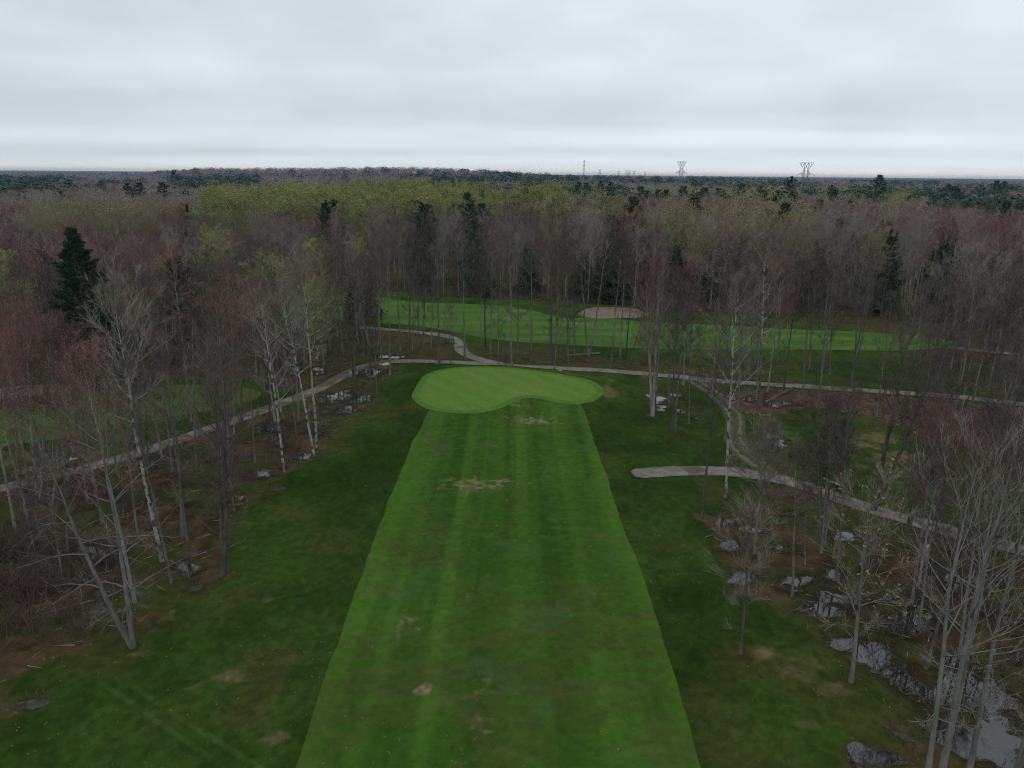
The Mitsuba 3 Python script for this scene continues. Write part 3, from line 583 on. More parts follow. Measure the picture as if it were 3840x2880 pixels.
near = (np.abs(GX) < 140) & (GY < 340) & (GY > -30)
UV = np.zeros(GX.shape + (2,))
UV[..., 0] = 1.0
UV[near] = cover(GX[near], GY[near])
struct('ground', (np.stack([GX, GY, GZ], -1).reshape(-1, 3), grid_faces(len(xs), len(ys))), 'ground_bsdf', smooth=True, uv=UV.reshape(-1, 2))


def sheet(poly, lift, step):
    """A turf sheet lying on the ground inside the polygon."""
    V, Fc, at = [], [], 0
    for g in getattr(poly, 'geoms', [poly]):
        if g.area < 0.004:
            continue
        L = g.exterior.length
        b = np.array([g.exterior.interpolate(t).coords[0] for t in np.linspace(0, L, max(10, int(L / step)), endpoint=False)])
        x0, y0, x1, y1 = g.bounds
        X, Y = np.meshgrid(np.arange(x0, x1, step), np.arange(y0, y1, step), indexing='ij')
        pts = np.stack([X.ravel() + 0.013, Y.ravel() + 0.017], 1)
        inner = g.buffer(-0.45 * step)
        if not inner.is_empty:
            pts = pts[shapely.contains_xy(inner, pts[:, 0], pts[:, 1])]
        else:
            pts = pts[:0]
        pts = np.vstack([b, pts])
        tri = Delaunay(pts).simplices
        c = pts[tri].mean(1)
        tri = tri[shapely.contains_xy(g.buffer(0.01), c[:, 0], c[:, 1])]
        p = pts[tri]
        cr = (p[:, 1, 0] - p[:, 0, 0]) * (p[:, 2, 1] - p[:, 0, 1]) - (p[:, 1, 1] - p[:, 0, 1]) * (p[:, 2, 0] - p[:, 0, 0])
        tri[cr < 0] = tri[cr < 0][:, ::-1]
        V.append(np.column_stack([pts, height(pts[:, 0], pts[:, 1]) + lift]))
        Fc.append(tri + at)
        at += len(pts)
    return np.vstack(V), np.vstack(Fc)


def sheet_struct(key, poly, lift, step, bsdf, label=None):
    v, f = sheet(poly, lift, step)
    struct(key, (v, f), bsdf, smooth=True, uv=cover(v[:, 0], v[:, 1]), label=label)


sheet_struct('fairway', fairway_poly, 0.035, 0.8, 'fairway_bsdf', 'mown fairway with faint lengthwise stripes running up to the green')
sheet_struct('green_fringe', fringe_poly, 0.055, 0.7, 'fringe_bsdf', 'mown collar of brighter grass around the putting green')
sheet_struct('putting_green', green_poly, 0.085, 0.7, 'green_bsdf', 'smooth pale green putting surface with a bite in its front edge')
sheet_struct('far_fairway', far_fairway_poly, 0.05, 1.6, 'far_fairway_bsdf', 'bright far fairway crossing behind the bare trees')
sheet_struct('left_fairway', left_green_poly, 0.05, 1.6, 'left_fairway_bsdf', 'bright mown grass beyond the left trees')
sheet_struct('bunker', bunker_far_poly, 0.06, 0.8, 'sand_bsdf', 'oval brown sand bunker on the far fairway')
sheet_struct('bunker_001', bunker_left_poly, 0.06, 0.8, 'sand_bsdf', 'long brown sand bunker at the left picture edge')


def ribbon(pts, width, lift, seed, taper=True):
    line = shapely.LineString(pts)
    n = int(line.length / 0.8)
    q = np.array([line.interpolate(t).coords[0] for t in np.linspace(0, line.length, n)])
    for _ in range(14):
        q[1:-1] = 0.25 * q[:-2] + 0.5 * q[1:-1] + 0.25 * q[2:]
    t = np.gradient(q, axis=0)
    t /= np.linalg.norm(t, axis=1, keepdims=True)
    nrm = np.stack([-t[:, 1], t[:, 0]], 1)
    us = np.linspace(-1, 1, 7)
    s = np.arange(n) * 0.8
    w = width / 2 * (np.clip(0.62 + s / 2.0, 0, 1) if taper else 1.0) * (1 + 0.10 * (n2(q[:, 0], q[:, 1], 5, seed) - 0.5) * 2)
    side = np.stack([0.35 * (n2(q[:, 0], q[:, 1], 1.7, seed + 1) - 0.5), 0.35 * (n2(q[:, 0], q[:, 1], 1.7, seed + 2) - 0.5)], 1)
    off = us[None] * w[:, None] + np.where(us < 0, 1, 1)[None] * (np.where(us[None] < 0, side[:, :1], side[:, 1:]) * np.abs(us)[None])
    P = q[:, None] + nrm[:, None] * off[..., None]
    z = height(P[..., 0], P[..., 1]) + lift
    V = np.concatenate([P, z[..., None]], -1).reshape(-1, 3)
    uv = np.stack([np.broadcast_to(us, off.shape), np.broadcast_to(np.arange(n)[:, None] * 0.8, off.shape)], -1).reshape(-1, 2)
    return (V, grid_faces(n, 7)[:, ::-1]), uv


for key, pts, w, lift, b, lab in (('cart_path', PATH_BACK, 2.35, 0.040, 'path_bsdf', 'grey gravel cart path passing behind the green from left to right'),
                                  ('cart_path_001', PATH_SIDE, 2.3, 0.047, 'path_bsdf', 'curving gravel path branching off behind the green'),
                                  ('cart_path_002', PATH_RIGHT, 2.5, 0.042, 'path_bsdf', 'gravel cart path entering the right lawn and curving away to the right edge'),
                                  ('dirt_track', TRACK, 2.6, 0.034, 'track_bsdf', 'worn two-rut dirt track joining the two right paths'),
                                  ('cart_path_003', PATH_FAR, 2.4, 0.040, 'path_bsdf', 'short pale stretch of path in the far right woods')):
    m, uv = ribbon(pts, w, lift, len(key), key == 'cart_path_002')
    struct(key, m, b, smooth=True, uv=uv, label=lab)
for g in [q for q in puddle_polys if q.area > 0.02]:
    V, Fc = sheet(g, 0.0, 0.3)
    V[:, 2] = float(np.median(height(np.array([g.centroid.x]), np.array([g.centroid.y])))) + 0.03
    cx, cy = g.centroid.x, g.centroid.y
    if any(abs(cx - a) + abs(cy - b) < 2.0 for a, b in MUD):
        struct(num('mud_patch'), (V, Fc), 'mud_bsdf', smooth=True)
    else:
        inside = np.maximum(0, -dist_to(g, V[:, 0], V[:, 1]))
        struct(num('puddle'), (V, Fc), 'water_bsdf', smooth=True, uv=np.column_stack([inside, inside * 0]))
# ---------------------------------------------------------------- tree building
def unit(v):
    return v / np.maximum(np.linalg.norm(v, axis=-1, keepdims=True), 1e-9)


def perp(t, rng):
    r = rng.normal(size=t.shape)
    return unit(r - (r * t).sum(-1, keepdims=True) * t)


def tubes(P, R, sides):
    n, m = P.shape[:2]
    t = unit(np.gradient(P, axis=1))
    ref = unit(P[:, -1] - P[:, 0])
    a0 = np.where(np.abs(ref[:, 2:]) < 0.9, A(0, 0, 1), A(1, 0, 0))
    a = unit(np.cross(t, a0[:, None]))
    b = np.cross(t, a)
    ang = np.arange(sides) * 2 * np.pi / sides
    V = P[:, :, None] + R[:, :, None, None] * (np.cos(ang)[:, None] * a[:, :, None] + np.sin(ang)[:, None] * b[:, :, None])
    i, j, k = np.meshgrid(np.arange(n), np.arange(m - 1), np.arange(sides), indexing='ij')
    base, k2 = (i * m + j) * sides, (k + 1) % sides
    q0, q1, q2, q3 = base + k, base + k2, base + sides + k2, base + sides + k
    F_ = np.vstack([np.stack([q0, q1, q2], -1).reshape(-1, 3), np.stack([q0, q2, q3], -1).reshape(-1, 3)])
    return V.reshape(-1, 3), F_


def spikes(p, d, L, w, rng):
    s = perp(d, rng) * (w / 2)[:, None]
    V = np.stack([p - s, p + s, p + d * L[:, None]], 1).reshape(-1, 3)
    return V, np.arange(len(V)).reshape(-1, 3)


def join(*parts):
    V, Fc, at = [], [], 0
    for v, f in parts:
        V.append(v)
        Fc.append(f + at)
        at += len(v)
    return np.vstack(V), np.vstack(Fc)


def along(P, R, idx, t):
    """Points, tangents and radii at parameters t of the polylines idx."""
    m = P.shape[1] - 1
    s = np.clip(t * m, 0, m - 1e-6)
    i = s.astype(int)
    u = (s - i)[:, None]
    a, b = P[idx, i], P[idx, i + 1]
    return a * (1 - u) + b * u, unit(b - a), R[idx, i] * (1 - u[:, 0]) + R[idx, i + 1] * u[:, 0]


def curve(p, d, L, m, rng, rise, wob):
    """Polylines from p along d of length L that turn upward by rise and wobble."""
    n = len(p)
    out = np.zeros((n, m, 3))
    out[:, 0] = p
    step = (L / (m - 1))[:, None]
    d = d.copy()
    for k in range(1, m):
        d = unit(d + A(0, 0, 1) * rise + rng.normal(size=(n, 3)) * wob)
        out[:, k] = out[:, k - 1] + d * step
    return out


def hardwood(seed, H=20.0, base=0.5, W=3.2, limbs=24, br=7, tw=14, r0=0.19, stems=((0, 0, 1.0),), rise=0.10, ang=(62, 28), tl=(0.5, 1.2), twd=0.022, low=6, lite=0, buds=0, bsize=0.10, wander=0.010, droop=0.0, shape='oval'):
    rng = np.random.default_rng(seed)
    S, SR = [], []
    m = 8 if lite else 12
    for sx, sy, hs in stems:
        k = np.linspace(0, 1, m)
        path = np.zeros((m, 3))
        path[:, 2] = k * H * hs
        w = np.cumsum(rng.normal(size=(m, 2)) * wander * H / 3, axis=0)
        path[:, :2] = (w - w[0]) * k[:, None] + A(sx, sy)[None] * (k ** 0.85)[:, None]
        S.append(path)
        rad = r0 * hs * ((1 - k) ** 0.8 * 0.93 + 0.05)
        rad[0] *= 1.35
        SR.append(rad)
    S, SR = np.array(S), np.array(SR)
    ns = len(S)
    trunk = [tubes(S, SR, 5 if lite else 7)]
    # limbs
    idx = np.repeat(np.arange(ns), limbs)
    t = base + (0.985 - base) * (np.tile((np.arange(limbs) + 0.5) / limbs, ns) ** 0.95) + rng.normal(size=len(idx)) * 0.008
    t = np.clip(t, 0.05, 0.985)
    p, tan, rr = along(S, SR, idx, t)
    u = (t - base) / (1 - base)
    prof = {'oval': np.interp(u, [0, .3, .6, 1], [.65, 1, .85, .30]), 'vase': np.interp(u, [0, .4, .8, 1], [1.0, 1.0, .75, .4]), 'round': np.interp(u, [0, .25, .6, 1], [.9, 1.1, 1.0, .5])}[shape]
    L = W * prof * rng.uniform(0.75, 1.3, len(idx)) / np.sin(np.radians(np.interp(u, [0, 1], ang))).clip(0.45, 1)
    az = np.arange(len(idx)) * 2.399 + rng.uniform(0, .9, len(idx)) + seed
    th = np.radians(np.interp(u, [0, 1], ang) + rng.normal(size=len(idx)) * 7)
    out = np.stack([np.cos(az), np.sin(az), 0 * az], 1)
    d = unit(tan * np.cos(th)[:, None] + out * np.sin(th)[:, None])
    LB = curve(p, d, L, 4 if lite else 6, rng, rise - droop, 0.09)
    LR = np.minimum(rr * 0.55, 0.085)[:, None] * np.linspace(1, 0.16, LB.shape[1])[None]
    if low:
        lt = rng.uniform(0.15, base, low)
        li = rng.integers(0, ns, low)
        p2, tan2, r2 = along(S, SR, li, lt)
        az2 = rng.uniform(0, 6.28, low)
        d2 = unit(np.stack([np.cos(az2), np.sin(az2), rng.uniform(-0.1, 0.6, low)], 1))
        LB2 = curve(p2, d2, rng.uniform(0.7, 2.3, low), LB.shape[1], rng, 0.02 - droop * 1.5, 0.1)
        LB = np.concatenate([LB, LB2])
        LR = np.concatenate([LR, (np.minimum(r2 * 0.25, 0.035))[:, None] * np.linspace(1, 0.2, LB.shape[1])[None]])
        L = np.concatenate([L, np.full(low, 1.4)])
    trunk.append(tubes(LB, LR, 3 if lite else 4))
    crown, tips, tipd = [], [], []
    nl = len(LB)
    if br:
        bi = np.repeat(np.arange(nl), np.where(np.arange(nl) < nl - low, br, 2))
        bt = rng.uniform(0.22, 1.0, len(bi))
        p, tan, rr = along(LB, LR, bi, bt)
        a = np.radians(rng.uniform(25, 60, len(bi)))[:, None]
        d = unit(tan * np.cos(a) + perp(tan, rng) * np.sin(a) + A(0, 0, 0.25 - droop))
        BL = L[bi] * (0.22 + 0.42 * (1 - bt)) * rng.uniform(0.7, 1.3, len(bi))
        B = curve(p, d, BL, 3 if lite else 4, rng, (rise - droop) * 0.9, 0.10)
        BR = np.minimum(rr * 0.6, 0.024)[:, None] * np.linspace(1, 0.3, B.shape[1])[None]
        crown.append(tubes(B, np.maximum(BR, twd * 0.35), 3))
    else:
        B, BR, BL = LB, LR, L
    ti = np.repeat(np.arange(len(B)), tw)
    tt = rng.uniform(0.15, 1.0, len(ti))
    p, tan, rr = along(B, BR, ti, tt)
    a = np.radians(rng.uniform(10, 60, len(ti)))[:, None]
    d = unit(tan * np.cos(a) + perp(tan, rng) * np.sin(a) + A(0, 0, 0.30 - droop * 2))
    TL = rng.uniform(*tl, len(ti)) * (1.1 - 0.5 * tt)
    crown.append(spikes(p, d, TL, np.full(len(ti), twd), rng))
    out = {'trunk': join(*trunk), 'crown': join(*crown)}
    if buds:
        q = rng.choice(len(ti), min(buds, len(ti)), replace=False)
        pos = p[q] + d[q] * (TL[q] * rng.uniform(0.35, 1.0, len(q)))[:, None]
        dd = unit(rng.normal(size=(len(q), 3)) + A(0, 0, 0.3))
        out['buds'] = spikes(pos, dd, np.full(len(q), bsize) * rng.uniform(0.6, 1.5, len(q)), np.full(len(q), bsize * 0.8), rng)
    return out


def pine(seed, H=22.0, W=4.4, whorls=20, per=8, tufts=18, needles=8, base=0.10, nl=0.48, nw=0.10, r0=0.24, lite=0, ragged=0.3, prof=(.70, 1.0, 1.0, .76, .26)):
    rng = np.random.default_rng(seed)
    k = np.linspace(0, 1, 7)
    S = np.zeros((1, 7, 3))
    S[0, :, 2] = k * H
    SR = (r0 * (1 - k) + 0.02)[None]
    t = np.repeat(np.linspace(base, 0.975, whorls), per) + rng.normal(size=whorls * per) * 0.012
    u = np.clip((t - base) / (1 - base), 0, 1)
    L = W * np.interp(u, [0, .12, .35, .7, 1], prof) * rng.uniform(1 - ragged * 1.3, 1 + ragged, len(t))
    az = rng.uniform(0, 6.28, len(t))
    up = np.interp(u, [0, .5, 1], [-0.08, 0.12, 0.8])
    d = unit(np.stack([np.cos(az), np.sin(az), up], 1))
    p, tan, rr = along(S, SR, np.zeros(len(t), int), np.clip(t, 0, 1))
    B = curve(p, d, L, 5, rng, 0.05, 0.03)
    BR = np.minimum(rr * 0.35, 0.05)[:, None] * np.linspace(1, 0.2, 5)[None]
    trunk = join(tubes(S, SR, 6), tubes(B, BR, 3))
    i = np.repeat(np.arange(len(B)), tufts)
    s = rng.uniform(0.22, 1.02, len(i)) ** 0.8
    p, tan, rr = along(B, BR, i, np.clip(s, 0, 1))
    side = perp(tan, rng) * A(1, 1, 0.35)
    p = p + side * (L[i] * 0.20 * rng.uniform(0, 1, len(i)))[:, None]
    p = np.repeat(p, needles, 0)
    dd = unit(np.repeat(tan, needles, 0) * 0.6 + rng.normal(size=(len(p), 3)) * A(0.9, 0.9, 0.45) + A(0, 0, 0.25))
    crown = spikes(p, dd, rng.uniform(0.6, 1.25, len(p)) * nl, np.full(len(p), nw), rng)
    return {'trunk': trunk, 'crown': crown}


def cedar(seed, H=14.0, W=2.2, n=2600, size=0.5, base=0.04, wide=0.26):
    rng = np.random.default_rng(seed)
    k = np.linspace(0, 1, 4)
    S = np.zeros((1, 4, 3))
    S[0, :, 2] = k * H
    trunk = tubes(S, (0.16 * (1 - k) + 0.01)[None], 5)
    z = base + (1 - base) * (1 - np.sqrt(rng.uniform(0, 1, n)))
    az = rng.uniform(0, 6.28, n)
    lob = 1 + 0.28 * np.sin(az * 3 + z * 17 + seed) + 0.22 * np.sin(az * 5 - z * 31)
    R_ = W * (1.03 - z) ** 0.75 * lob * np.sqrt(rng.uniform(0.12, 1, n))
    p = np.stack([np.cos(az) * R_, np.sin(az) * R_, z * H], 1)
    d = unit(np.stack([np.cos(az), np.sin(az), rng.uniform(-0.7, 0.5, n)], 1) + rng.normal(size=(n, 3)) * 0.35)
    return {'trunk': trunk, 'crown': spikes(p, d, size * rng.uniform(0.6, 1.4, n), np.full(n, size * wide * 2), rng)}


def far_tree(seed, H=18.0, W=3.6, n=70, base=0.42, size=(1.2, 2.3), w=0.12, buds=0, bsize=0.6, trunk=True):
    rng = np.random.default_rng(seed)
    z = rng.uniform(0, 1, n)
    az = rng.uniform(0, 6.28, n)
    R_ = W * np.sqrt(np.clip(1 - (2 * z - 0.9) ** 2, 0.05, 1)) * np.sqrt(rng.uniform(0.02, 1, n)) * 0.75
    p = np.stack([np.cos(az) * R_, np.sin(az) * R_, H * (base + (0.9 - base) * z)], 1)
    d = unit(np.stack([np.cos(az), np.sin(az), np.full(n, 1.3)], 1) + rng.normal(size=(n, 3)) * 0.35)
    out = {'crown': spikes(p, d, rng.uniform(*size, n), np.full(n, w), rng)}
    if trunk:
        S = np.zeros((1, 3, 3))
        S[0, :, 2] = [0, H * 0.5, H * 0.85]
        out['trunk'] = tubes(S, A([0.17, 0.12, 0.04]), 3)
    if buds:
        q = rng.integers(0, n, buds)
        out['buds'] = spikes(p[q] + d[q] * rng.uniform(0.3, 1.6, buds)[:, None], unit(rng.normal(size=(buds, 3)) + A(0, 0, .5)), np.full(buds, bsize), np.full(buds, bsize * 0.8), rng)
    return out


def shrub(seed, n=46, h=1.6, w=0.03):
    rng = np.random.default_rng(seed)
    az = rng.uniform(0, 6.28, n)
    r = rng.uniform(0, 0.5, n)
    p = np.stack([np.cos(az) * r, np.sin(az) * r, 0 * az], 1)
    d = unit(np.stack([np.cos(az), np.sin(az), rng.uniform(0.8, 2.6, n)], 1))
    L = h * rng.uniform(0.5, 1.2, n)
    q = p + d * (L * 0.55)[:, None]
    d2 = unit(d + rng.normal(size=(n, 3)) * 0.5)
    return {'crown': join(spikes(p, d, L, np.full(n, w), rng), spikes(q, d2, L * 0.5, np.full(n, w * 0.8), rng))}


PROTO, PROTO_H = {}, {}


def proto(name, parts, bsdfs, H):
    g = {'type': 'shapegroup'}
    for k, m in parts.items():
        n_ = k if k != 'buds' else {'bud_red_bsdf': 'blossoms', 'leaf_bsdf': 'leaves'}.get(bsdfs[k], 'foliage')
        g[n_] = mikit.ply(m, bsdfs[k], smooth=(k == 'trunk'))
    scene['group_' + name] = g
    PROTO[name], PROTO_H[name] = g, H


def look(trunk, crown, buds=None):
    return {'trunk': trunk + '_bsdf', 'crown': crown + '_bsdf', 'buds': (buds or 'bud_red') + '_bsdf'}


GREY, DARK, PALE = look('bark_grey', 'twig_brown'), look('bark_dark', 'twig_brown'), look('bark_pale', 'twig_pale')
WOOD_G, WOOD_D = look('bark_wood', 'twig_grey'), look('bark_dark', 'twig_grey')
BIRCH, BIRCHD = look('bark_birch', 'twig_pale'), look('bark_birch_dark', 'twig_pale')
RED, YEL, TAN = look('bark_wood', 'twig_red', 'bud_red'), look('bark_pale', 'twig_yellow', 'bud_yellow'), look('bark_grey', 'twig_grey', 'bud_tan')
for i in range(4):
    proto(f'bare{i}', hardwood(100 + i, 20, 0.50 + 0.05 * (i % 3), 2.6 + 0.3 * (i % 2), 26, 7, 15, 0.155, wander=0.012), DARK if i == 3 else GREY, 20)
proto('spread0', hardwood(120, 18, 0.34, 4.6, 26, 9, 15, 0.24, shape='round', ang=(65, 35), wander=0.02), DARK, 18)
proto('spread1', hardwood(121, 18, 0.30, 4.2, 26, 9, 15, 0.22, stems=((0.8, 0.3, 1.0), (-1.4, 0.2, 0.9)), shape='round', ang=(60, 35)), DARK, 18)
proto('fork0', hardwood(122, 22, 0.50, 2.7, 20, 7, 15, 0.17, stems=((2.9, 0.4, 1.0), (-2.6, 0.2, 0.92))), GREY, 22)
proto('bigfork0', hardwood(123, 18, 0.40, 3.2, 20, 8, 15, 0.26, stems=((0.6, 0, 1.0), (4.6, 0.5, 0.98)), ang=(60, 30)), DARK, 18)
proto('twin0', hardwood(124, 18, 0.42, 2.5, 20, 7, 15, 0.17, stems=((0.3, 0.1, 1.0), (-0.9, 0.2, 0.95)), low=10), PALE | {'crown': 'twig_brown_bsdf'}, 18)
proto('twin1', hardwood(125, 13, 0.35, 2.4, 18, 7, 12, 0.17, stems=((1.8, 0.1, 1.0), (0.9, 0.2, 0.95)), low=10), DARK, 13)
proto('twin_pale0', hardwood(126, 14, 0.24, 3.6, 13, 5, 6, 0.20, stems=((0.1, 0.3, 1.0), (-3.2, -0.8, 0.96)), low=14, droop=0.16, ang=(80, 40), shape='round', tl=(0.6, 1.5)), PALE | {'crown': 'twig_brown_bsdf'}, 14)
proto('clump0', hardwood(127, 13, 0.40, 1.5, 12, 6, 12, 0.10, stems=((0.2, 0, 1.0), (0.7, 0.3, 0.95), (-0.6, 0.2, 0.9), (1.1, -0.2, 0.8), (-0.1, 0.6, 0.86))), GREY, 13)
for i in range(2):
    proto(f'pale{i}', hardwood(130 + i, 18, 0.40, 3.6, 13, 5, 6, 0.165, stems=((0, 0, 1.0),) if i == 0 else ((0.3, 0, 1.0), (1.6, 0.4, 0.92)), low=12, wander=0.02, shape='vase', ang=(55, 30)), PALE, 18)
    proto(f'birch{i}', hardwood(140 + i, 20, 0.55 - 0.12 * i, 3.0, 24, 7, 14, 0.165, wander=0.02, shape='round', low=4, ang=(68, 35), twd=0.026), BIRCH, 20)
    proto(f'sapling{i}', hardwood(150 + i, 10, 0.32, 1.5, 18, 5, 9, 0.085, low=3), GREY, 10)
    proto(f'lawn{i}', hardwood(160 + i, 10, 0.32, 1.9, 22, 6, 11, 0.11, low=3, buds=260 if i else 0, bsize=0.13), (DARK if i == 0 else PALE) | {'crown': 'twig_pale_bsdf', 'buds': 'leaf_bsdf'}, 10)
    proto(f'yellow{i}', hardwood(170 + i, 18, 0.42, 3.2, 24, 7, 14, 0.15, buds=2300, bsize=0.22, shape='round'), YEL, 18)
    proto(f'tan{i}', hardwood(175 + i, 18, 0.36, 4.4, 26, 8, 14, 0.22, buds=2900, bsize=0.19, shape='round', ang=(65, 35)), TAN, 18)
proto('leafy0', hardwood(178, 16, 0.36, 4.0, 30, 9, 20, 0.15, buds=5200, bsize=0.24, shape='round', ang=(66, 34)), YEL, 16)
proto('birchdark0', hardwood(145, 21, 0.42, 3.1, 22, 8, 14, 0.20, wander=0.016, low=8, ang=(70, 35), twd=0.026), BIRCHD, 21)
proto('fuzzy0', hardwood(165, 10, 0.34, 2.2, 28, 8, 20, 0.10, low=3, twd=0.02), PALE, 10)
for i in range(3):
    proto(f'red{i}', hardwood(180 + i, 18, 0.42 + 0.05 * i, 2.9, 26, 7, 13, 0.15, buds=1500, bsize=0.10, low=5), RED, 18)
    proto(f'pine{i}', pine(190 + i, 22, 4.3, tufts=(26, 18, 18)[i], nw=0.12), {'trunk': 'bark_dark_bsdf', 'crown': 'needle_bsdf'}, 22)
    proto(f'wood_bare{i}', hardwood(300 + i, 19, 0.42 + 0.06 * i, 2.8, 24, 6, 12, 0.165, low=6, wander=0.014), WOOD_G, 19)
    proto(f'cedar{i}', cedar(195 + i, 14, 2.3 + 0.3 * i), {'trunk': 'bark_dark_bsdf', 'crown': 'cedar_bsdf'}, 14)
proto('bigpine0', pine(199, 22, 5.2, whorls=26, per=9, tufts=28, nw=0.12, ragged=0.22, prof=(.80, 1.0, .86, .52, .08)), {'trunk': 'bark_dark_bsdf', 'crown': 'needle_bsdf'}, 22)
proto('redtwin0', hardwood(185, 18, 0.40, 3.1, 20, 7, 14, 0.24, stems=((0.5, 0.2, 1.0), (-0.9, 0.2, 0.96)), buds=1300, bsize=0.09, low=6), RED, 18)
# lighter trees for the woods farther off
for i in range(4):
    proto(f'mid_bare{i}', hardwood(200 + i, 19, (0.30, 0.42, 0.50, 0.32)[i], (2.9, 3.7, 2.7, 4.0)[i], 17, 5, 8, 0.16, lite=1, tl=(0.8, 1.7), twd=0.042, low=4, shape=('oval', 'round')[i % 2], ang=((62, 28), (66, 36))[i % 2]), WOOD_G, 19)
    proto(f'far_bare{i}', far_tree(240 + i, 18, 3.8, 330, w=0.075), WOOD_D, 18)
for i in range(2):
    proto(f'mid_red{i}', hardwood(210 + i, 18, 0.40, 3.0, 16, 5, 6, 0.16, lite=1, tl=(0.8, 1.7), twd=0.045, buds=700, bsize=0.18, low=2), RED, 18)
    proto(f'mid_yellow{i}', hardwood(220 + i, 18, 0.40, 3.1, 16, 5, 20, 0.16, lite=1, tl=(0.8, 1.7), twd=0.03, buds=1500, bsize=0.21, low=2, shape='round'), YEL, 18)
    proto(f'mid_tan{i}', hardwood(230 + i, 18, 0.34, 4.3, 18, 6, 9, 0.2, lite=1, tl=(0.8, 1.8), twd=0.05, buds=1700, bsize=0.22, low=2, shape='round', ang=(65, 35)), TAN, 18)
    proto(f'mid_pine{i}', pine(225 + i, 21, 4.5, 15, 6, 8, 5, nl=0.9, nw=0.24), {'trunk': 'bark_dark_bsdf', 'crown': 'needle_bsdf'}, 21)
    proto(f'mid_cedar{i}', cedar(228 + i, 14, 2.5, 900, 0.8), {'trunk': 'bark_dark_bsdf', 'crown': 'cedar_bsdf'}, 14)
    proto(f'far_red{i}', far_tree(250 + i, 18, 3.8, 260, w=0.075, buds=260, bsize=0.32), look('bark_dark', 'twig_red', 'bud_red'), 18)
    proto(f'far_yellow{i}', far_tree(260 + i, 18, 3.8, 240, w=0.075, buds=430, bsize=0.27), look('bark_pale', 'twig_yellow', 'bud_yellow'), 18)
    proto(f'far_tan{i}', far_tree(265 + i, 18, 4.4, 240, w=0.075, buds=340, bsize=0.27), look('bark_dark', 'twig_grey', 'bud_tan'), 18)
    proto(f'far_pine{i}', cedar(270 + i, 20, 4.2, 260, 1.6, 0.22, 0.3), {'trunk': 'bark_dark_bsdf', 'crown': 'needle_bsdf'}, 20)
    proto(f'sedge{i}', shrub(290 + i, 26, 0.38, 0.028), {'crown': 'sedge_bsdf'}, 0.38)
    proto(f'brush{i}', shrub(280 + i), {'crown': 'brush_bsdf'}, 1.6)
    proto(f'brush_grey{i}', shrub(284 + i, 40, 2.4), {'crown': 'brush_bsdf'}, 2.4)


def put(key, pname, x, y, h, yaw=0.0, lean=(0.0, 0.0), wide=1.0, z=None):
    s = h / PROTO_H[pname]
    c, q = math.cos(yaw), math.sin(yaw)
    M = np.eye(4)
    M[:3, :3] = np.array([[c, -q, 0], [q, c, 0], [0, 0, 1]]) @ np.diag([s * wide, s * wide, s])
    M[0, :3] += M[2, :3] * (lean[0] / h)
    M[1, :3] += M[2, :3] * (lean[1] / h)
    M[:3, 3] = [x, y, (hz(x, y) if z is None else z) - 0.08]
    scene[key] = {'type': 'instance', 'to_world': T(M), 'group': {'type': 'ref', 'id': 'group_' + pname}}


KIND = {'bare': ('bare_tree', ['bare0', 'bare1', 'bare2', 'bare3']), 'birch': ('birch_tree', ['birch0', 'birch1']), 'birchlow': ('birch_tree', ['birch1']), 'birchdark': ('birch_tree', ['birchdark0']),
        'twin_pale': ('bare_tree', ['twin_pale0']), 'twin': ('bare_tree', ['twin0']), 'red': ('red_maple', ['red0', 'red1', 'red2']), 'redbare': ('red_maple', ['red2']), 'redtwin': ('red_maple', ['redtwin0']),
        'sapling': ('young_tree', ['sapling0', 'sapling1']), 'spread': ('bare_tree', ['spread1']), 'fork': ('bare_tree', ['fork0']), 'bigfork': ('bare_tree', ['bigfork0']), 'clump': ('bare_tree', ['clump0']),
        'yellow': ('budding_tree', ['leafy0']), 'fuzzy': ('young_tree', ['fuzzy0']), 'lawn': ('young_tree', ['lawn0', 'lawn1']), 'pale': ('bare_tree', ['pale0', 'pale1'])}
FIXED_YAW = {'twin_pale', 'twin', 'redtwin', 'fork', 'bigfork', 'clump', 'spread'}
taken = []
count = {}
for kind, x, y, h, lean, label in NEAR_TREES:
    name, ps = KIND[kind]
    i = count[kind] = count.get(kind, -1) + 1
    p = ps[i % len(ps)]
    if kind == 'twin' and 'dark' in label:
        p = 'twin1'
    key = num(name)
    put(key, p, x, y, h, 0.0 if kind in FIXED_YAW else RNG.uniform(0, 6.28), (0.0 if kind in ('twin_pale', 'bigfork', 'fork') else lean, 0.0), 1.15 if kind == 'yellow' else (0.95 if h > 14 else 1.15))
    thing(key, label, 'tree')
    taken.append((x, y))
# ---------------------------------------------------------------- the woods
def edge_y(x):
    return np.interp(x, wood_edge[:, 0], wood_edge[:, 1], left=wood_edge[0, 1] + 2, right=wood_edge[-1, 1])


def spots(pts, r):
    p = np.array(pts)
    d = np.hypot(p[:, 0], p[:, 1])
    return p, np.clip(r * d / 200, 5, 45)


RS, RR = spots(RED_SPOTS, 7.5)
YS, YR = spots(YELLOW_SPOTS, 9.0)
TS, TR = spots(TAN_SPOTS, 7.0)


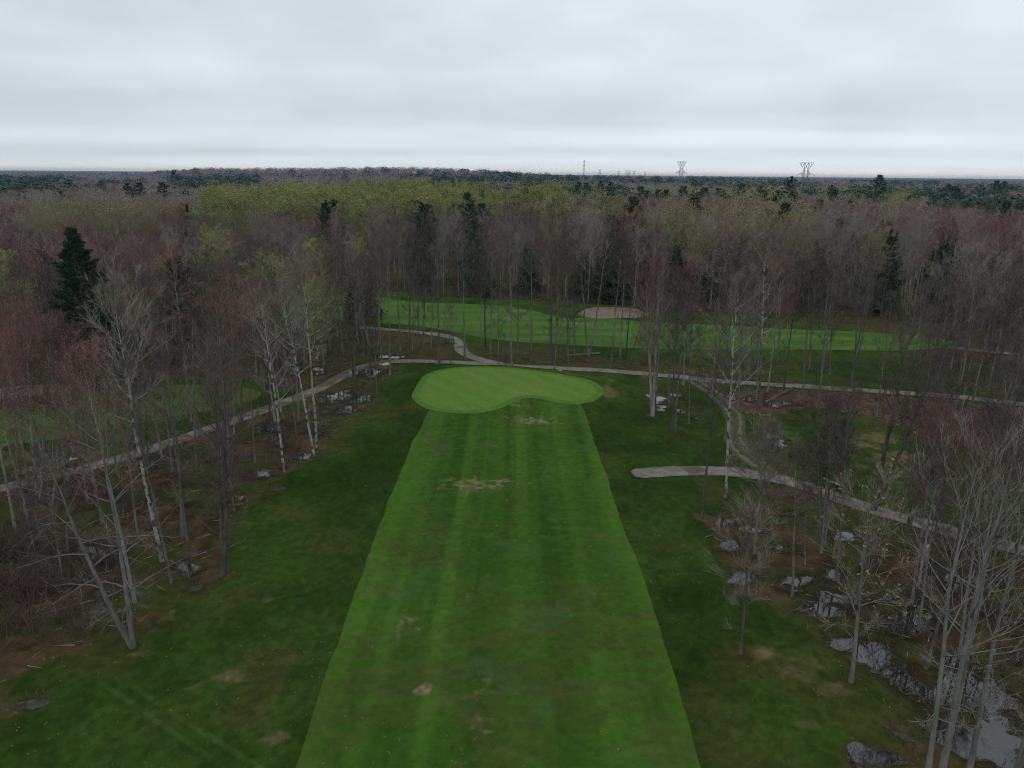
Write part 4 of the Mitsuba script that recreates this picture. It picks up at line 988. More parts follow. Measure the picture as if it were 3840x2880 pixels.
# stands of one kind: azimuth from, to (degrees), distance from, to, kind, share
STANDS = [(-21, -1, 236, 345, 'yellow', .48), (3.5, 21, 430, 900, 'yellow', .66), (22, 28.5, 370, 800, 'yellow', .72), (2, 3.8, 215, 262, 'yellow', .7),
          (4.4, 8.4, 470, 820, 'pine', .85), (-6.4, -2.6, 640, 1150, 'pine', .55), (-36, -30.3, 850, 1700, 'pine', .36), (-24.5, -18.4, 680, 1350, 'pine', .42), (13, 22, 900, 1700, 'pine', .26), (24, 38, 720, 1100, 'pine', .16), (7, 26, 190, 330, 'pine', .10), (-14, -2, 232, 300, 'pine', .13), (7, 30, 175, 230, 'cedar', .07), (-4, 22, 380, 470, 'pine', .3), (-14, -11, 420, 520, 'pine', .5), (-2, 4, 300, 420, 'pine', .4),
          (11.5, 21.5, 168, 236, 'tan', .62), (-32.5, -28.8, 186, 275, 'tan', .8), (-28, -24.8, 186, 275, 'tan', .75), (24.5, 34, 195, 340, 'red', .55), (-19, -11, 150, 235, 'red', .28), (-1, 5, 182, 215, 'red', .35), (6, 10.5, 180, 240, 'red', .42), (-26, -21, 160, 235, 'red', .3), (3.5, 8, 265, 380, 'red', .35)]


def kind_at(x, y, rng):
    def close(S, R_):
        d = np.hypot((S[:, 0] - x), (S[:, 1] - y) * 0.75)
        return (d < R_ * 1.05).any()
    r = math.hypot(x, y)
    u = rng.random()
    deg = math.degrees(math.atan2(x, y)) + 1.2 * (float(n2(np.array([x]), np.array([y]), 14 + r / 25, 41)[0]) - 0.5)
    rq = r * (1 + 0.14 * (float(n2(np.array([x]), np.array([y]), 14 + r / 25, 47)[0]) - 0.5))
    for a0, a1, r0, r1, kd, share in STANDS:
        if a0 < deg < a1 and r0 < rq < r1 and rng.random() < share:
            return kd
    if close(YS, YR):
        return 'yellow' if u < 0.7 else 'bare'
    if close(TS, TR):
        return 'tan' if u < 0.8 else 'bare'
    if close(RS, RR):
        return 'red' if u < 0.5 else 'bare'
    a = float(n2(np.array([x]), np.array([y]), 45 + r / 14, 61)[0])
    b = float(n2(np.array([x]), np.array([y]), 60 + r / 10, 77)[0])
    c = float(n2(np.array([x]), np.array([y]), 38 + r / 12, 91)[0])
    if a > 0.62 and r > 330:
        return 'pine' if u < (0.7 if r < 700 else 0.45) else 'bare'
    if b > 0.69 and r > 220 and deg > -22:
        return 'yellow' if u < 0.6 else 'bare'
    if c > 0.62:
        return 'red' if u < 0.4 else 'bare'
    return 'bare' if u < 0.90 else ('red' if u < 0.94 else ('tan' if u < 0.97 else 'pine'))


WOOD_NAME = {'bare': 'bare_tree', 'red': 'red_maple', 'yellow': 'budding_tree', 'tan': 'oak_tree', 'pine': 'pine_tree', 'cedar': 'cedar_tree'}
WOOD_LABEL = {'bare': ('grey bare tree in the woods beyond the far fairway', 'bare trees of the far woods'),
              'red': ('bare tree with a reddish budding crown in the woods beyond the far fairway', 'reddish trees of the far woods'),
              'yellow': ('tree with a fresh yellow-green crown in the woods beyond the far fairway', 'yellow-green trees of the far woods'),
              'tan': ('broad tree with an olive-tan budding crown in the woods beyond the far fairway', 'olive-tan trees of the far woods'),
              'pine': ('dark green pine rising among the bare trees of the far woods', 'pines of the far woods'),
              'cedar': ('dark cone-shaped evergreen at the edge of the far woods', 'evergreens at the edge of the far woods')}
SIDE_LABEL = {'bare': ('grey bare tree in the woods between the left path and the far fairway', 'bare trees of the left woods'),
              'red': ('reddish budding tree in the woods between the left path and the far fairway', 'reddish trees of the left woods'),
              'yellow': ('yellow-green budding tree in the woods left of the green', 'budding trees of the left woods'),
              'tan': ('olive budding tree in the woods left of the green', 'olive trees of the left woods'),
              'pine': ('dark pine in the left woods', 'pines of the left woods')}
RIGHT_LABEL = {'bare': ('grey bare tree in the thicket along the right picture edge', 'bare trees of the right thicket'),
               'red': ('reddish bare tree in the thicket along the right picture edge', 'reddish trees of the right thicket')}
individuals = {k: 0 for k in WOOD_NAME}
stuff_no = 0


def single(kind, x, y, h, lod, lab, rng, wide=1.0):
    ps = {'near': {'bare': ['bare0', 'bare1', 'bare2', 'bare3'], 'red': ['red0', 'red1', 'red2'], 'yellow': ['yellow0', 'yellow1'], 'tan': ['tan0', 'tan1'], 'pine': ['pine0', 'pine1', 'pine2'], 'cedar': ['cedar0', 'cedar1', 'cedar2']},
          'mid': {'bare': ['mid_bare0', 'mid_bare1', 'mid_bare2', 'mid_bare3'], 'red': ['mid_red0', 'mid_red1'], 'yellow': ['mid_yellow0', 'mid_yellow1'], 'tan': ['mid_tan0', 'mid_tan1'], 'pine': ['mid_pine0', 'mid_pine1'], 'cedar': ['mid_cedar0', 'mid_cedar1']},
          'far': {'bare': ['far_bare0', 'far_bare1', 'far_bare2', 'far_bare3'], 'red': ['far_red0', 'far_red1'], 'yellow': ['far_yellow0', 'far_yellow1'], 'tan': ['far_tan0', 'far_tan1'], 'pine': ['far_pine0', 'far_pine1'], 'cedar': ['far_pine0', 'far_pine1']}}[lod][kind]
    p = ps[int(rng.integers(len(ps)))]
    if lod == 'near' and kind == 'bare' and y > 140:
        p = f'wood_bare{int(rng.integers(3))}'
    global stuff_no
    if lab is not None and lab is WOOD_LABEL.get(kind):
        deg, de_ = math.degrees(math.atan2(x, y)), y - float(edge_y(x))
        where = 'left of the side path' if deg < -14 else ('behind the green' if deg < 2 else ('behind the far bunker' if deg < 12 else 'right of the far bunker'))
        place = 'in the front rows of the far woods' if de_ < 16 else ('deeper in the far woods' if de_ < 90 else 'far back in the woods')
        look_ = {'bare': 'grey bare tree', 'red': 'reddish budding tree', 'yellow': 'yellow-green budding tree', 'tan': 'olive-tan budding tree', 'pine': 'dark green pine', 'cedar': 'dark evergreen'}[kind]
        lab = (f'{look_} {place}, {where}', f'{look_}s {place}, {where}')
    if lab is not None and used.get(WOOD_NAME[kind], 0) < 298:
        individuals[kind] += 1
        key = num(WOOD_NAME[kind])
        thing(key, lab[0], 'tree', lab[1])
    else:
        stuff_no += 1
        key = f'far_woods__{stuff_no:05d}'
    put(key, p, x, y, h, rng.uniform(0, 6.28), (rng.normal() * 0.4, rng.normal() * 0.3), wide * rng.uniform(0.85, 1.2))


rng = np.random.default_rng(77)
# the big pine and the evergreens that stand out
put(num('pine_tree'), 'bigpine0', -61.2, 103.0, 21.9 - hz(-61.2, 103.0), 0.7, (0, 0), 1.05)
thing('pine_tree', 'big dark green pine with layered boughs standing alone at the left', 'tree')
taken.append((-61.2, 103.0))
for n_, (x, y, h, kind, lab) in enumerate(EVERGREENS):
    name = 'pine_tree' if kind == 'pine' else 'cedar_tree'
    key = num(name)
    r = math.hypot(x, y)
    p = ('pine%d' % (n_ % 3) if r < 330 else 'mid_pine%d' % (n_ % 2)) if kind == 'pine' else 'cedar%d' % (n_ % 3)
    if kind == 'pine' and r > 330 and h < 22:
        h += 1.5
    if kind == 'cedar' and h < 11:
        h *= 1.45
    put(key, p, x, y, h, rng.uniform(0, 6.28), (0, 0), (1.1 if r < 330 else 1.3) if kind == 'pine' else 1.45)
    individuals[kind] += 1
    if lab:
        thing(key, lab, 'tree')
    else:
        thing(key, *(('dark green pine rising above the canopy of the far woods', 'tree', 'pines of the far woods') if kind == 'pine' else (WOOD_LABEL['cedar'][0], 'tree', WOOD_LABEL['cedar'][1])))
    taken.append((x, y))


for spots_, kd, hh, wd in ((YELLOW_SPOTS, 'yellow', 20.4, 1.55), (TAN_SPOTS, 'tan', 18.8, 1.25)):
    for x, y in spots_:
        if 180 < math.hypot(x, y) < 430:
            key = num(WOOD_NAME[kd])
            put(key, ('yellow%d' if kd == 'yellow' else 'tan%d') % int(rng.integers(2)), x, y, hh * rng.uniform(0.95, 1.06), rng.uniform(0, 6.28), (0, 0), wd)
            thing(key, WOOD_LABEL[kd][0], 'tree', WOOD_LABEL[kd][1])
            taken.append((x, y))


def clear_of(x, y, polys):
    return not any(shapely.contains_xy(p, x, y) for p in polys)


open_ground = [far_fairway_poly.buffer(2.5), left_green_poly.buffer(2), bunker_left_poly.buffer(2), shapely.LineString(PATH_BACK).buffer(1.8), shapely.LineString(PATH_SIDE).buffer(1.8), shapely.LineString(PATH_FAR).buffer(1.6)]
tk = np.array(taken)
# rows beyond the far fairway, dense, with visible trunks; singles nearest first
cand = []
step = 5.2
for gx in np.arange(-240, 240, step):
    for gy in np.arange(138, 335, step):
        x, y = gx + rng.uniform(-.48, .48) * step, gy + rng.uniform(-.48, .48) * step
        if abs(math.degrees(math.atan2(x, y))) > 40 or y < edge_y(x) + 1.5:
            continue
        cand.append((y - edge_y(x), x, y))
cand.sort()
for de, x, y in cand:
    if math.hypot(x, y) > 335 or np.hypot(tk[:, 0] - x, tk[:, 1] - y).min() < 1.6:
        continue
    k = kind_at(x, y, rng)
    if de < 14 and k == 'yellow':
        k = 'bare'
    h = {'bare': 17.6, 'red': 17.2, 'yellow': 18.6, 'tan': 17.8, 'pine': 20.0, 'cedar': 14.0}[k] * rng.uniform(0.78, 1.10)
    if -22 < math.degrees(math.atan2(x, y)) < 5 and k in ('bare', 'red'):
        h *= 0.93
    if k == 'yellow':
        h *= 1.06
    if de < 7 and rng.random() < 0.25:
        h *= 0.6
    single(k, x, y, h, 'near' if (de < 10 and rng.random() < 0.65) else 'mid', WOOD_LABEL[k], rng)
# the woods between the left path, the left fairway and the far fairway
zone = shapely.Polygon([(-120, 62), (-75, 104), (-52, 106), (-33, 98), (-26, 112), (-22, 128), (-30, 141), (-60, 156), (-150, 160), (-190, 150)])
step = 5.0
for gx in np.arange(-150, -15, step):
    for gy in np.arange(80, 165, step):
        x, y = gx + rng.uniform(-.48, .48) * step, gy + rng.uniform(-.48, .48) * step
        if not shapely.contains_xy(zone, x, y) or not clear_of(x, y, open_ground) or np.hypot(tk[:, 0] - x, tk[:, 1] - y).min() < 2.0:
            continue
        if abs(math.degrees(math.atan2(x, y))) > 42:
            continue
        u = rng.random()
        k = 'red' if u < 0.36 else ('yellow' if u < 0.40 else ('tan' if u < 0.43 else ('pine' if u < 0.44 else 'bare')))
        single(k, x, y, rng.uniform(13.5, 18.5), 'near' if rng.random() < 0.7 else 'mid', SIDE_LABEL[k], rng)
# the strip right of the far fairway and the thicket on the right
zone = shapely.Polygon([(62, 84), (130, 80), (170, 140), (88, 150), (66, 118)])
for gx in np.arange(40, 175, 4.6):
    for gy in np.arange(70, 152, 4.6):
        x, y = gx + rng.uniform(-.48, .48) * 4.6, gy + rng.uniform(-.48, .48) * 4.6
        if not shapely.contains_xy(zone, x, y) or not clear_of(x, y, open_ground) or abs(math.degrees(math.atan2(x, y))) > 42:
            continue
        k = 'red' if rng.random() < 0.22 else 'bare'
        single(k, x, y, rng.uniform(12, 17.5), 'near' if rng.random() < 0.6 else 'mid', RIGHT_LABEL[k], rng)
# loose trees: (corners, how many, heights, label, group)
LOOSE = [([(-13, 113), (20, 116), (48, 112), (62, 117), (60, 127), (30, 122), (0, 128), (-14, 132)], 16, (9, 19), 'slender bare tree in the dry strip between the cart path and the far fairway', 'slender trees of the dry strip'),
         ([(28, 92), (60, 84), (84, 92), (70, 112), (40, 104)], 17, (12, 18), 'bare tree in the red leaf litter on the right', 'bare trees in the red leaf litter'),
         ([(44, 58), (66, 70), (84, 90), (60, 82), (46, 76)], 10, (9, 15), 'bare tree on the leafy slope at the right picture edge', 'bare trees of the right slope'),
         ([(27, 38), (38, 48), (50, 58), (40, 58), (32, 52), (26, 46)], 8, (9, 14), 'bare tree among the flooded ground on the right', 'bare trees in the right flooded ground'),
         ([(-60, 62), (-40, 74), (-28, 88), (-24, 84), (-28, 66), (-36, 56), (-50, 55)], 24, (11, 17.5), 'bare tree in the wet strip between the left path and the left rough', 'bare trees of the left wet strip'),
         ([(-66, 72), (-48, 66), (-40, 74), (-30, 90), (-40, 96), (-62, 88)], 11, (12, 17.5), 'bare tree on the grass beside the left path', 'bare trees along the left path'),
         ([(-38, 40), (-30, 46), (-31, 54), (-44, 56), (-52, 50)], 10, (6, 11), 'bare tree in the brush at the left picture edge', 'bare trees of the left brush')]
for corners, n_, (h0, h1), lab, grp in LOOSE:
    g = shapely.Polygon(corners)
    x0, y0, x1, y1 = g.bounds
    made = 0
    while made < n_:
        x, y = rng.uniform(x0, x1), rng.uniform(y0, y1)
        if not shapely.contains_xy(g, x, y) or not clear_of(x, y, open_ground) or np.hypot(tk[:, 0] - x, tk[:, 1] - y).min() < 2.2:
            continue
        h = rng.uniform(h0, h1)
        small = h < 11
        red = rng.random() < (0.42 if x < -20 else 0.12)
        key = num('young_tree' if small else ('red_maple' if red else 'bare_tree'))
        p = f'sapling{rng.integers(2)}' if small else (f'red{rng.integers(3)}' if red else f'bare{rng.integers(4)}')
        put(key, p, x, y, h, rng.uniform(0, 6.28), (rng.normal() * 0.7, rng.normal() * 0.4))
        what = ('small ' if small else '') + ('reddish ' if red and not small else '')
        thing(key, what + lab, 'tree', what + grp)
        tk = np.vstack([tk, [x, y]])
        made += 1
# farther woods
for r0, r1, st in ((335, 620, 8.0), (620, 1250, 11.5), (1250, 2700, 23.0)):
    for r in np.arange(r0, r1, st):
        for az in np.arange(-41, 41, math.degrees(st / r)):
            a = math.radians(az + rng.uniform(-.48, .48) * math.degrees(st / r))
            q = r + rng.uniform(-.48, .48) * st
            x, y = q * math.sin(a), q * math.cos(a)
            if abs(x - 0.405 * y) < 14 and 250 < q < 720 and q > 690:      # the cleared power line
                continue
            k = kind_at(x, y, rng)
            h = {'bare': 17.5, 'red': 17, 'yellow': 17.5, 'tan': 17, 'pine': 20.5, 'cedar': 15}[k] * rng.uniform(0.85, 1.12)
            single(k, x, y, h, 'far', WOOD_LABEL[k] if q < 620 and k != 'bare' else None, rng, 1.25 if st < 10 else (1.7 if st < 20 else 2.6))
labels['far_woods'] = {'label': 'unbroken spring woods of bare, reddish, yellow-green and dark evergreen trees reaching to the horizon', 'category': 'woods', 'kind': 'stuff'}

# the woods' canopy beyond that, as one rolling mass
az = np.radians(np.linspace(-48, 48, 760))
rr = 1900 * (16500 / 1900) ** np.linspace(0, 1, 120)
AZ, RR_ = np.meshgrid(az, rr, indexing='ij')
CX, CY = RR_ * np.sin(AZ), RR_ * np.cos(AZ)
bump = n2(CX, CY, 16, 5, 2)
CZ = height(CX, CY) + 8 * sst(1900, 2300, RR_) + 4.0 * bump + 5 * n2(CX, CY, 140, 8) + 7 * (n2(CX, CY, 900, 12) - 0.4) * sst(2500, 5000, RR_)
struct('far_canopy', (np.stack([CX, CY, CZ], -1).reshape(-1, 3), grid_faces(760, 120)), 'canopy_bsdf', kind='stuff', smooth=True)
labels['far_canopy'].update(label='flat blue-grey woods stretching to the horizon', category='woods')

# brush and shoots under the trees
un = 0
def brush(n_, corners, hs, names, avoid=True):
    global un
    g = shapely.Polygon(corners)
    x0, y0, x1, y1 = g.bounds
    m = 0
    while m < n_:
        x, y = rng.uniform(x0, x1), rng.uniform(y0, y1)
        if not shapely.contains_xy(g, x, y) or (avoid and not clear_of(x, y, open_ground)):
            continue
        m += 1
        if shapely.contains_xy(all_puddles, x, y) and rng.random() < 0.8:
            continue
        un += 1
        put(f'undergrowth__{un:05d}', names[int(rng.integers(len(names)))], x, y, rng.uniform(*hs), rng.uniform(0, 6.28), (0, 0), rng.uniform(0.8, 1.5))


BR = ['brush0', 'brush1', 'brush_grey0', 'brush_grey1']
brush(260, [(-34, 38), (-28, 42), (-29, 52), (-40, 56), (-56, 50), (-50, 40)], (0.8, 2.6), BR)
brush(260, [(-60, 62), (-40, 74), (-28, 90), (-23, 84), (-24, 66), (-28, 54), (-50, 54)], (0.5, 1.4), BR[:2])
brush(520, [(-95, 95), (-75, 106), (-52, 106), (-33, 98), (-26, 112), (-22, 128), (-30, 141), (-60, 156), (-130, 160)], (0.7, 2.4), BR)
brush(420, [(30, 94), (60, 86), (110, 95), (140, 130), (90, 148), (66, 120), (40, 106)], (0.5, 1.9), BR)
brush(260, [(23, 42), (36, 46), (52, 60), (40, 60), (30, 54), (24, 50)], (0.4, 1.3), BR)
brush(140, [(24, 28), (34, 30), (44, 48), (34, 46), (28, 38)], (0.4, 1.4), BR)
brush(160, [(-8, 117), (20, 116), (48, 112), (60, 117), (40, 121), (10, 121)], (0.3, 0.9), BR[:2])
# sedge at the waterlines and in the wet ground
sg = 0
for g in puddle_polys:
    for q in getattr(g, 'geoms', [g]):
        L = q.exterior.length
        for t_ in np.arange(0, L, 0.42):
            if rng.random() < 0.36:
                c = np.array(q.exterior.interpolate(t_).coords[0]) + rng.normal(size=2) * 0.14
                sg += 1
                put(f'marsh_grass__{sg:05d}', f'sedge{int(rng.integers(2))}', c[0], c[1], rng.uniform(0.15, 0.45), rng.uniform(0, 6.28), (0, 0), rng.uniform(0.9, 2.0), z=0.02)
labels['marsh_grass'] = {'label': 'tufts of olive sedge along the edges of the pools', 'category': 'grass', 'kind': 'stuff'}
xe = np.linspace(-90, 110, 900)
for x in xe:
    un += 1
    y = float(edge_y(x)) + rng.uniform(0.5, 13)
    put(f'undergrowth__{un:05d}', BR[int(rng.integers(4))], x, y, rng.uniform(0.7, 2.2), rng.uniform(0, 6.28), (0, 0), 1.2)
labels['undergrowth'] = {'label': 'low leafless brush and shoots under the bare trees', 'category': 'undergrowth', 'kind': 'stuff'}
# ---------------------------------------------------------------- towers, mast and small things
def plain(key, rgb, rough=0.7, metallic=0.0):
    scene[key] = {'type': 'twosided', 'bsdf': {'type': 'principled', 'base_color': {'type': 'rgb', 'value': list(rgb)}, 'roughness': rough, 'metallic': metallic, 'specular': 0.3}}


plain('steel_bsdf', (0.16, 0.18, 0.20), 0.6)
plain('insulator_bsdf', (0.22, 0.20, 0.18), 0.4)
plain('black_bsdf', (0.012, 0.012, 0.013), 0.5)
plain('cut_wood_bsdf', (0.42, 0.29, 0.14), 0.9)
plain('bench_bsdf', (0.045, 0.055, 0.075), 0.6)


def bars(segs, r, sides=4):
    P = np.array(segs, float)
    return tubes(P, np.broadcast_to(np.asarray(r, float).reshape(-1, 1), (len(P), 2)), sides)


def column_segs(x0, y0, z0, x1, y1, z1, w, step):
    """The four legs and the zigzag bracing of one lattice column."""
    legs, brace = [], []
    a, b = A(x0, y0, z0), A(x1, y1, z1)
    n = max(3, int(np.linalg.norm(b - a) / step))
    c = [A(-w, -w, 0), A(w, -w, 0), A(w, w, 0), A(-w, w, 0)]
    for o in c:
        legs.append((a + o, b + o))
    for i in range(n):
        p, q = a + (b - a) * i / n, a + (b - a) * (i + 1) / n
        for k in range(4):
            brace.append((p + c[k], q + c[(k + 1) % 4]) if (i + k) % 2 else (p + c[(k + 1) % 4], q + c[k]))
    return legs, brace


def place_mesh(m, x, y, z, yaw, s=1.0):
    v = m[0] * s
    c, q = math.cos(yaw), math.sin(yaw)
    return np.column_stack([v[:, 0] * c - v[:, 1] * q + x, v[:, 0] * q + v[:, 1] * c + y, v[:, 2] + z]), m[1]


def pylon(x, y, h, yaw, label, full=True, low_arm=True, th=0.13, group=None):
    key = num('transmission_tower')
    thing(key, label, 'transmission tower', group)
    s, z = h / 42.0, hz(x, y)

    def part(name, segs, r, b):
        k = f'{key}__{name}'
        j = sum(1 for q in scene if q == k or q.startswith(k + '_0'))
        if j:
            k = f'{k}_{j:03d}'
        scene[k] = mikit.ply(place_mesh(bars(segs, np.full(len(segs), r)), x, y, z, yaw, s), b)
        return k
    for sx in (-1, 1):
        legs, br_ = column_segs(sx * 2.6, 0, -0.3, sx * 1.75, 0, 35.2, 0.55, 2.1)
        k = part('column', legs, th * 1.25, 'steel_bsdf')
        scene[k + '__bracing'] = mikit.ply(place_mesh(bars(br_, np.full(len(br_), th * 0.7)), x, y, z, yaw, s), 'steel_bsdf')
    tie = [((-1.9, yy, zz), (1.9, yy, zz)) for zz in (8, 16, 24, 31, 35.2) for yy in (-.5, .5)]
    tie += [((-2.2, 0, a), (2.0, 0, a + 7)) for a in (9, 17, 24)] + [((2.2, 0, a), (-2.0, 0, a + 7)) for a in (9, 17, 24)]
    part('cross_brace', tie, th * 0.8, 'steel_bsdf')
    top = []
    for yy in (-.4, .4):
        top += [((-6.6, yy, 42), (6.6, yy, 42))]
        for sx in (-1, 1):
            top += [((sx * 1.75, yy, 35.2), (sx * 6.6, yy, 42)), ((sx * 1.75, yy, 35.2), (sx * 1.75, yy, 42)), ((sx * 1.75, yy, 42), (sx * 3.6, yy, 37.9)), ((sx * 4.2, yy, 42), (sx * 4.9, yy, 39.6)), ((-sx * 1.75, yy, 42), (sx * 1.75, yy, 35.2))]
    part('top_beam', top, th, 'steel_bsdf')
    arms = [(31.0, 8.0)] + ([(20.0, 13.5)] if low_arm else [(16.5, 9.0)])
    for za, half in arms:
        seg = []
        for sx in (-1, 1):
            for yy in (-.45, .45):
                seg += [((sx * 1.75, yy, za), (sx * half, yy * .2, za)), ((sx * 1.85, yy, za + 2.4), (sx * half, 0, za + .15)), ((sx * half * .5, yy, za), (sx * half * .5, yy, za + 1.45)), ((sx * half * .5, yy, za + 1.45), (sx * 2, yy, za))]
        part('cross_arm', seg, th, 'steel_bsdf')
        for sx in (-1, 1):
            part('insulator', [((sx * half, 0, za), (sx * half, 0, za - 4.6))], th * 0.9, 'insulator_bsdf')


pylon(274.0, 715, 41.4, -0.12, 'steel lattice transmission tower on the right horizon, the larger of the two near ones', low_arm=False, th=0.095)
pylon(167.0, 760, 42.0, 0.62, 'steel lattice transmission tower left of the larger one, with a wide lower cross arm', th=0.105)
for x, y, h in ((265.7, 2350, 41.3), (426.6, 3100, 42), (399.8, 2700, 42), (417.8, 2750, 42.3), (473.7, 3000, 41.6), (621.7, 3600, 38.5), (832.7, 4500, 33.8)):
    pylon(x, y, h, 0.1, 'faint distant transmission tower on the horizon between the mast and the near towers', th=0.13, group='distant transmission towers')

key = 'radio_mast'
thing(key, 'slim red and white radio mast on the horizon right of centre', 'mast')
labels[key]['label'] = 'slim lattice radio mast alone on the horizon right of the picture centre'
mx, my = 110.4, 1200.0
mz = hz(mx, my)
segs, br_ = column_segs(mx, my, mz, mx, my, mz + 50.2 - mz, 0.42, 1.6)
scene[key + '__legs'] = mikit.ply(bars(segs, np.full(4, 0.16)), 'steel_bsdf')
scene[key + '__bracing'] = mikit.ply(bars(br_, np.full(len(br_), 0.10)), 'steel_bsdf')
for k_, zz in enumerate((36.0, 42.0, 48.0)):
    scene[key + '__antenna' + (f'_{k_:03d}' if k_ else '')] = mikit.ply(bars([((mx - 1.5, my, zz), (mx + 1.5, my, zz)), ((mx - 1.5, my, zz - .8), (mx - 1.5, my, zz + .8)), ((mx + 1.5, my, zz - .8), (mx + 1.5, my, zz + .8))], np.full(3, 0.16)), 'steel_bsdf')

# a thin dark post at the back of the green
pz = hz(-1.0, 112.4)
v, f = tubes(A([[-1.0, 112.4, pz - .1], [-1.0, 112.4, pz + 2.3], [-1.0, 112.4, pz + 2.42]]), A([0.055, 0.05, 0.02]), 8)
scene['post'] = mikit.ply((v, f), 'black_bsdf')
thing('post', 'thin black post standing at the back edge of the green', 'post')


# cut logs beside the left path
def log(key, x, y, L, r, yaw, label, cat='log', group=None, bsdf='bark_grey_bsdf', tilt=0.0, z=None):
    rg = np.random.default_rng(len(scene))
    c = A(math.cos(yaw) * math.cos(tilt), math.sin(yaw) * math.cos(tilt), math.sin(tilt))
    k = np.linspace(-0.5, 0.5, 5)
    P = A(x, y, (hz(x, y) if z is None else z) + r * 0.85)[None] + k[:, None] * L * c[None] + rg.normal(size=(5, 3)) * r * 0.08
    R_ = r * (1 + rg.normal(size=5) * 0.05)
    V, Fc = tubes(P[None], R_[None], 10)
    scene[key + '__bark'] = mikit.ply((V, Fc), bsdf, smooth=30)
    for e, nm in ((0, 'cut_end'), (-1, 'cut_end_001')):
        ring = V.reshape(5, 10, 3)[e]
        ctr = ring.mean(0) + c * (0.02 if e else -0.02)
        vv = np.vstack([ring, ctr])
        ff = np.array([[i, (i + 1) % 10, 10] for i in range(10)])
        scene[key + '__' + nm] = mikit.ply((vv, ff if e else ff[:, ::-1]), 'cut_wood_bsdf')
    thing(key, label, cat, group)


LOGS = [(-47.7, 71.1, 1.0, .26, .3), (-47.2, 71.9, .7, .28, 1.4), (-46.9, 72.3, .8, .25, 2.2), (-47.9, 72.2, .6, .3, .9), (-48.3, 70.7, 1.3, .2, -.4), (-47.4, 70.5, .6, .24, 2.7), (-46.6, 71.6, .5, .3, .2), (-48.6, 71.6, .9, .22, 1.9), (-49.3, 70.9, .8, .2, .6), (-46.9, 70.8, .7, .22, 1.2)]
for x, y, L, r, yaw in LOGS:
    log(num('log'), x, y, L, r, yaw, 'sawn log with a pale cut end in the heap beside the left path', 'log', 'sawn logs beside the left path')
rg = np.random.default_rng(5)
n_ = 260
p = np.column_stack([rg.normal(-48.9, 1.1, n_), rg.normal(70.2, .6, n_), np.full(n_, hz(-48.9, 70.2) + .05)])
scene['wood_chips'] = mikit.ply(spikes(p, unit(rg.normal(size=(n_, 3)) * A(1, 1, .25)), rg.uniform(.12, .35, n_), np.full(n_, .14), rg), 'cut_wood_bsdf')
labels['wood_chips'] = {'label': 'yellow sawdust and wood chips scattered around the sawn logs', 'category': 'wood chips', 'kind': 'stuff'}


def stump(key, x, y, r, h, label, bsdf='bark_grey_bsdf', roots=6, seed=1):
    rg = np.random.default_rng(seed)
    z = hz(x, y)
    a = np.arange(20) / 20 * 2 * np.pi
    V = []
    for zz, k in ((-0.1, 1.5), (0.12, 1.25), (0.35, 1.05), (h, 0.92)):
        rad = r * k * (1 + 0.16 * np.sin(a * roots + seed) * (1.6 - zz / h))
        V.append(np.column_stack([x + np.cos(a) * rad, y + np.sin(a) * rad, np.full(20, z + zz) + (rg.normal(size=20) * .07 * h if zz == h else 0)]))
    V = np.vstack(V)
    scene[key + '__bark'] = mikit.ply((V, np.vstack([[(j * 20 + i, j * 20 + (i + 1) % 20, (j + 1) * 20 + (i + 1) % 20, (j + 1) * 20 + i) for i in range(20)] for j in range(3)])), bsdf, smooth=40)
    ring = V[-20:]
    scene[key + '__cut_top'] = mikit.ply((np.vstack([ring, ring.mean(0)]), np.array([[i, (i + 1) % 20, 20] for i in range(20)])), 'cut_wood_bsdf')
    thing(key, label, 'stump')


stump(num('stump'), -46.0, 71.5, .38, .9, 'grey tree stump at the right end of the sawn logs', seed=3)
stump(num('stump'), 33.3, 52.7, .34, 1.5, 'tall broken grey stump at the foot of a tree near the right path', seed=4)
stump(num('stump'), -20.4, 113.0, .9, .5, 'low rooty stump mound at the foot of the thick tree left of the green', 'bark_dark_bsdf', 7, 5)
log(num('fallen_tree'), -27.4, 133.0, 11.0, .24, 1.9, 'dark fallen trunk leaning in the wet woods behind the left pools', 'fallen tree', None, 'bark_dark_bsdf', 0.5, 2.4)
log(num('fallen_tree'), 38.0, 99.0, 8.0, .22, 0.75, 'dark fallen trunk lying over the red leaf litter on the right', 'fallen tree', None, 'bark_dark_bsdf', 0.06)
log(num('fallen_tree'), 12.2, 121.6, 6.0, .16, 0.2, 'grey fallen trunk lying in the dry strip behind the cart path', 'fallen tree', None, 'bark_grey_bsdf', 0.03)
for x, y, L, r, yaw, lab in ((17.1, 57.0, .7, .05, .4, 'pale broken stick lying on the right lawn'), (24.3, 47.5, 2.2, .05, 2.3, 'pale fallen branch beside the flooded ground'), (-31.5, 45.5, 3.2, .05, .5, 'pale fallen branch in the left brush'), (26.8, 37.0, 2.4, .05, 1.2, 'fallen branch lying at the big pool'), (42.6, 67.0, 3.0, .06, .9, 'bleached fallen limb leaning on the leafy slope')):
    log(num('fallen_branch'), x, y, L, r, yaw, lab, 'branch', None, 'bark_pale_bsdf', 0.05)

# the small bench at the bend of the side path
bx_, by_ = -11.4, 130.0
bz = hz(bx_, by_)


def boxes(lst):
    return trimesh.util.concatenate([trimesh.creation.box(e, trimesh.transformations.translation_matrix(c)) for e, c in lst])


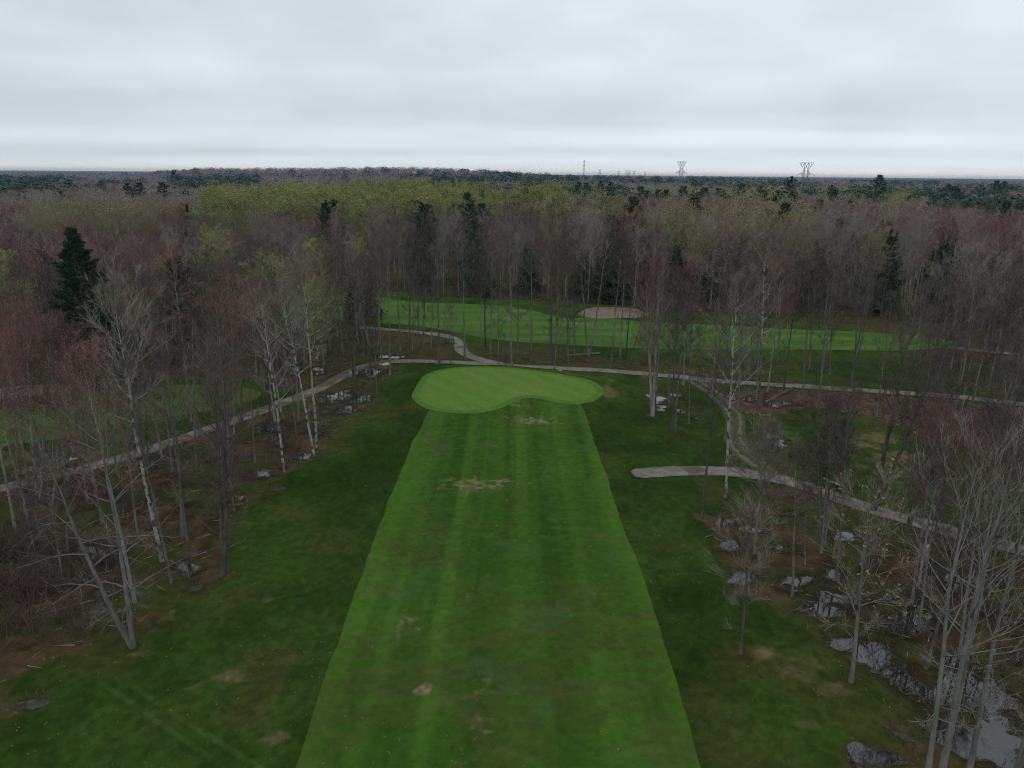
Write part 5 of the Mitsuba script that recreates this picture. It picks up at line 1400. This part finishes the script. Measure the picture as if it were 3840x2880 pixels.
scene['bench__seat'] = mikit.ply(boxes([((1.6, .14, .05), (bx_, by_ + d, bz + .46)) for d in (-.17, 0, .17)]), 'bench_bsdf')
scene['bench__backrest'] = mikit.ply(boxes([((1.6, .05, .13), (bx_, by_ + .28, bz + .62 + d)) for d in (0, .18)]), 'bench_bsdf')
for j, sx in enumerate((-.65, .65)):
    scene['bench__leg' + ('_001' if j else '')] = mikit.ply(boxes([((.08, .45, .43), (bx_ + sx, by_, bz + .21)), ((.08, .06, .95), (bx_ + sx, by_ + .33, bz + .45))]), 'black_bsdf')
thing('bench', 'small dark bench at the bend of the path behind the green', 'bench')

# leaves lying on the turf
rg = np.random.default_rng(9)
n_ = 2600
lx, ly = rg.uniform(-34, 30, n_), 24 + 74 * rg.uniform(0, 1, n_) ** 1.3
lz = height(lx, ly) + 0.10
scene['fallen_leaves'] = mikit.ply(spikes(np.column_stack([lx, ly, lz]), unit(rg.normal(size=(n_, 3)) * A(1, 1, .2)), rg.uniform(.05, .12, n_), rg.uniform(.04, .09, n_), rg), 'leaf_bsdf')
labels['fallen_leaves'] = {'label': 'pale dead leaves dotted over the grass', 'category': 'fallen leaves', 'kind': 'stuff'}

tw_ = [q for q in rg.uniform((-60, 36), (60, 118), (9000, 2)) if shapely.contains_xy(litter_poly, q[0], q[1])][:1500]
tw_ = np.array(tw_)
tp = np.column_stack([tw_, height(tw_[:, 0], tw_[:, 1]) + 0.05])
scene['fallen_twigs'] = mikit.ply(spikes(tp, unit(rg.normal(size=(len(tp), 3)) * A(1, 1, .12)), rg.uniform(.4, 1.8, len(tp)), rg.uniform(.03, .07, len(tp)), rg), 'twig_pale_bsdf')
labels['fallen_twigs'] = {'label': 'fallen twigs and sticks strewn over the leaf litter', 'category': 'fallen twigs', 'kind': 'stuff'}

# ---------------------------------------------------------------- air
HAZE = True
if HAZE:
    lo, hi = -24.0, 58.0
    ex = 17600.0
    scene['haze_medium'] = {'type': 'homogeneous', 'albedo': {'type': 'rgb', 'value': [0.93, 0.95, 0.97]}, 'sigma_t': {'type': 'rgb', 'value': [3.2e-5, 4.9e-5, 7.6e-5]}}
    scene['haze'] = {'type': 'cube', 'to_world': T().translate([0, 0, (lo + hi) / 2]).scale([ex, ex, (hi - lo) / 2]), 'bsdf': {'type': 'null'}, 'interior': {'type': 'ref', 'id': 'haze_medium'}}
    scene['camera']['medium'] = {'type': 'ref', 'id': 'haze_medium'}
    labels['haze'] = {'label': 'thin damp air softening the far woods', 'category': 'haze', 'kind': 'stuff'}
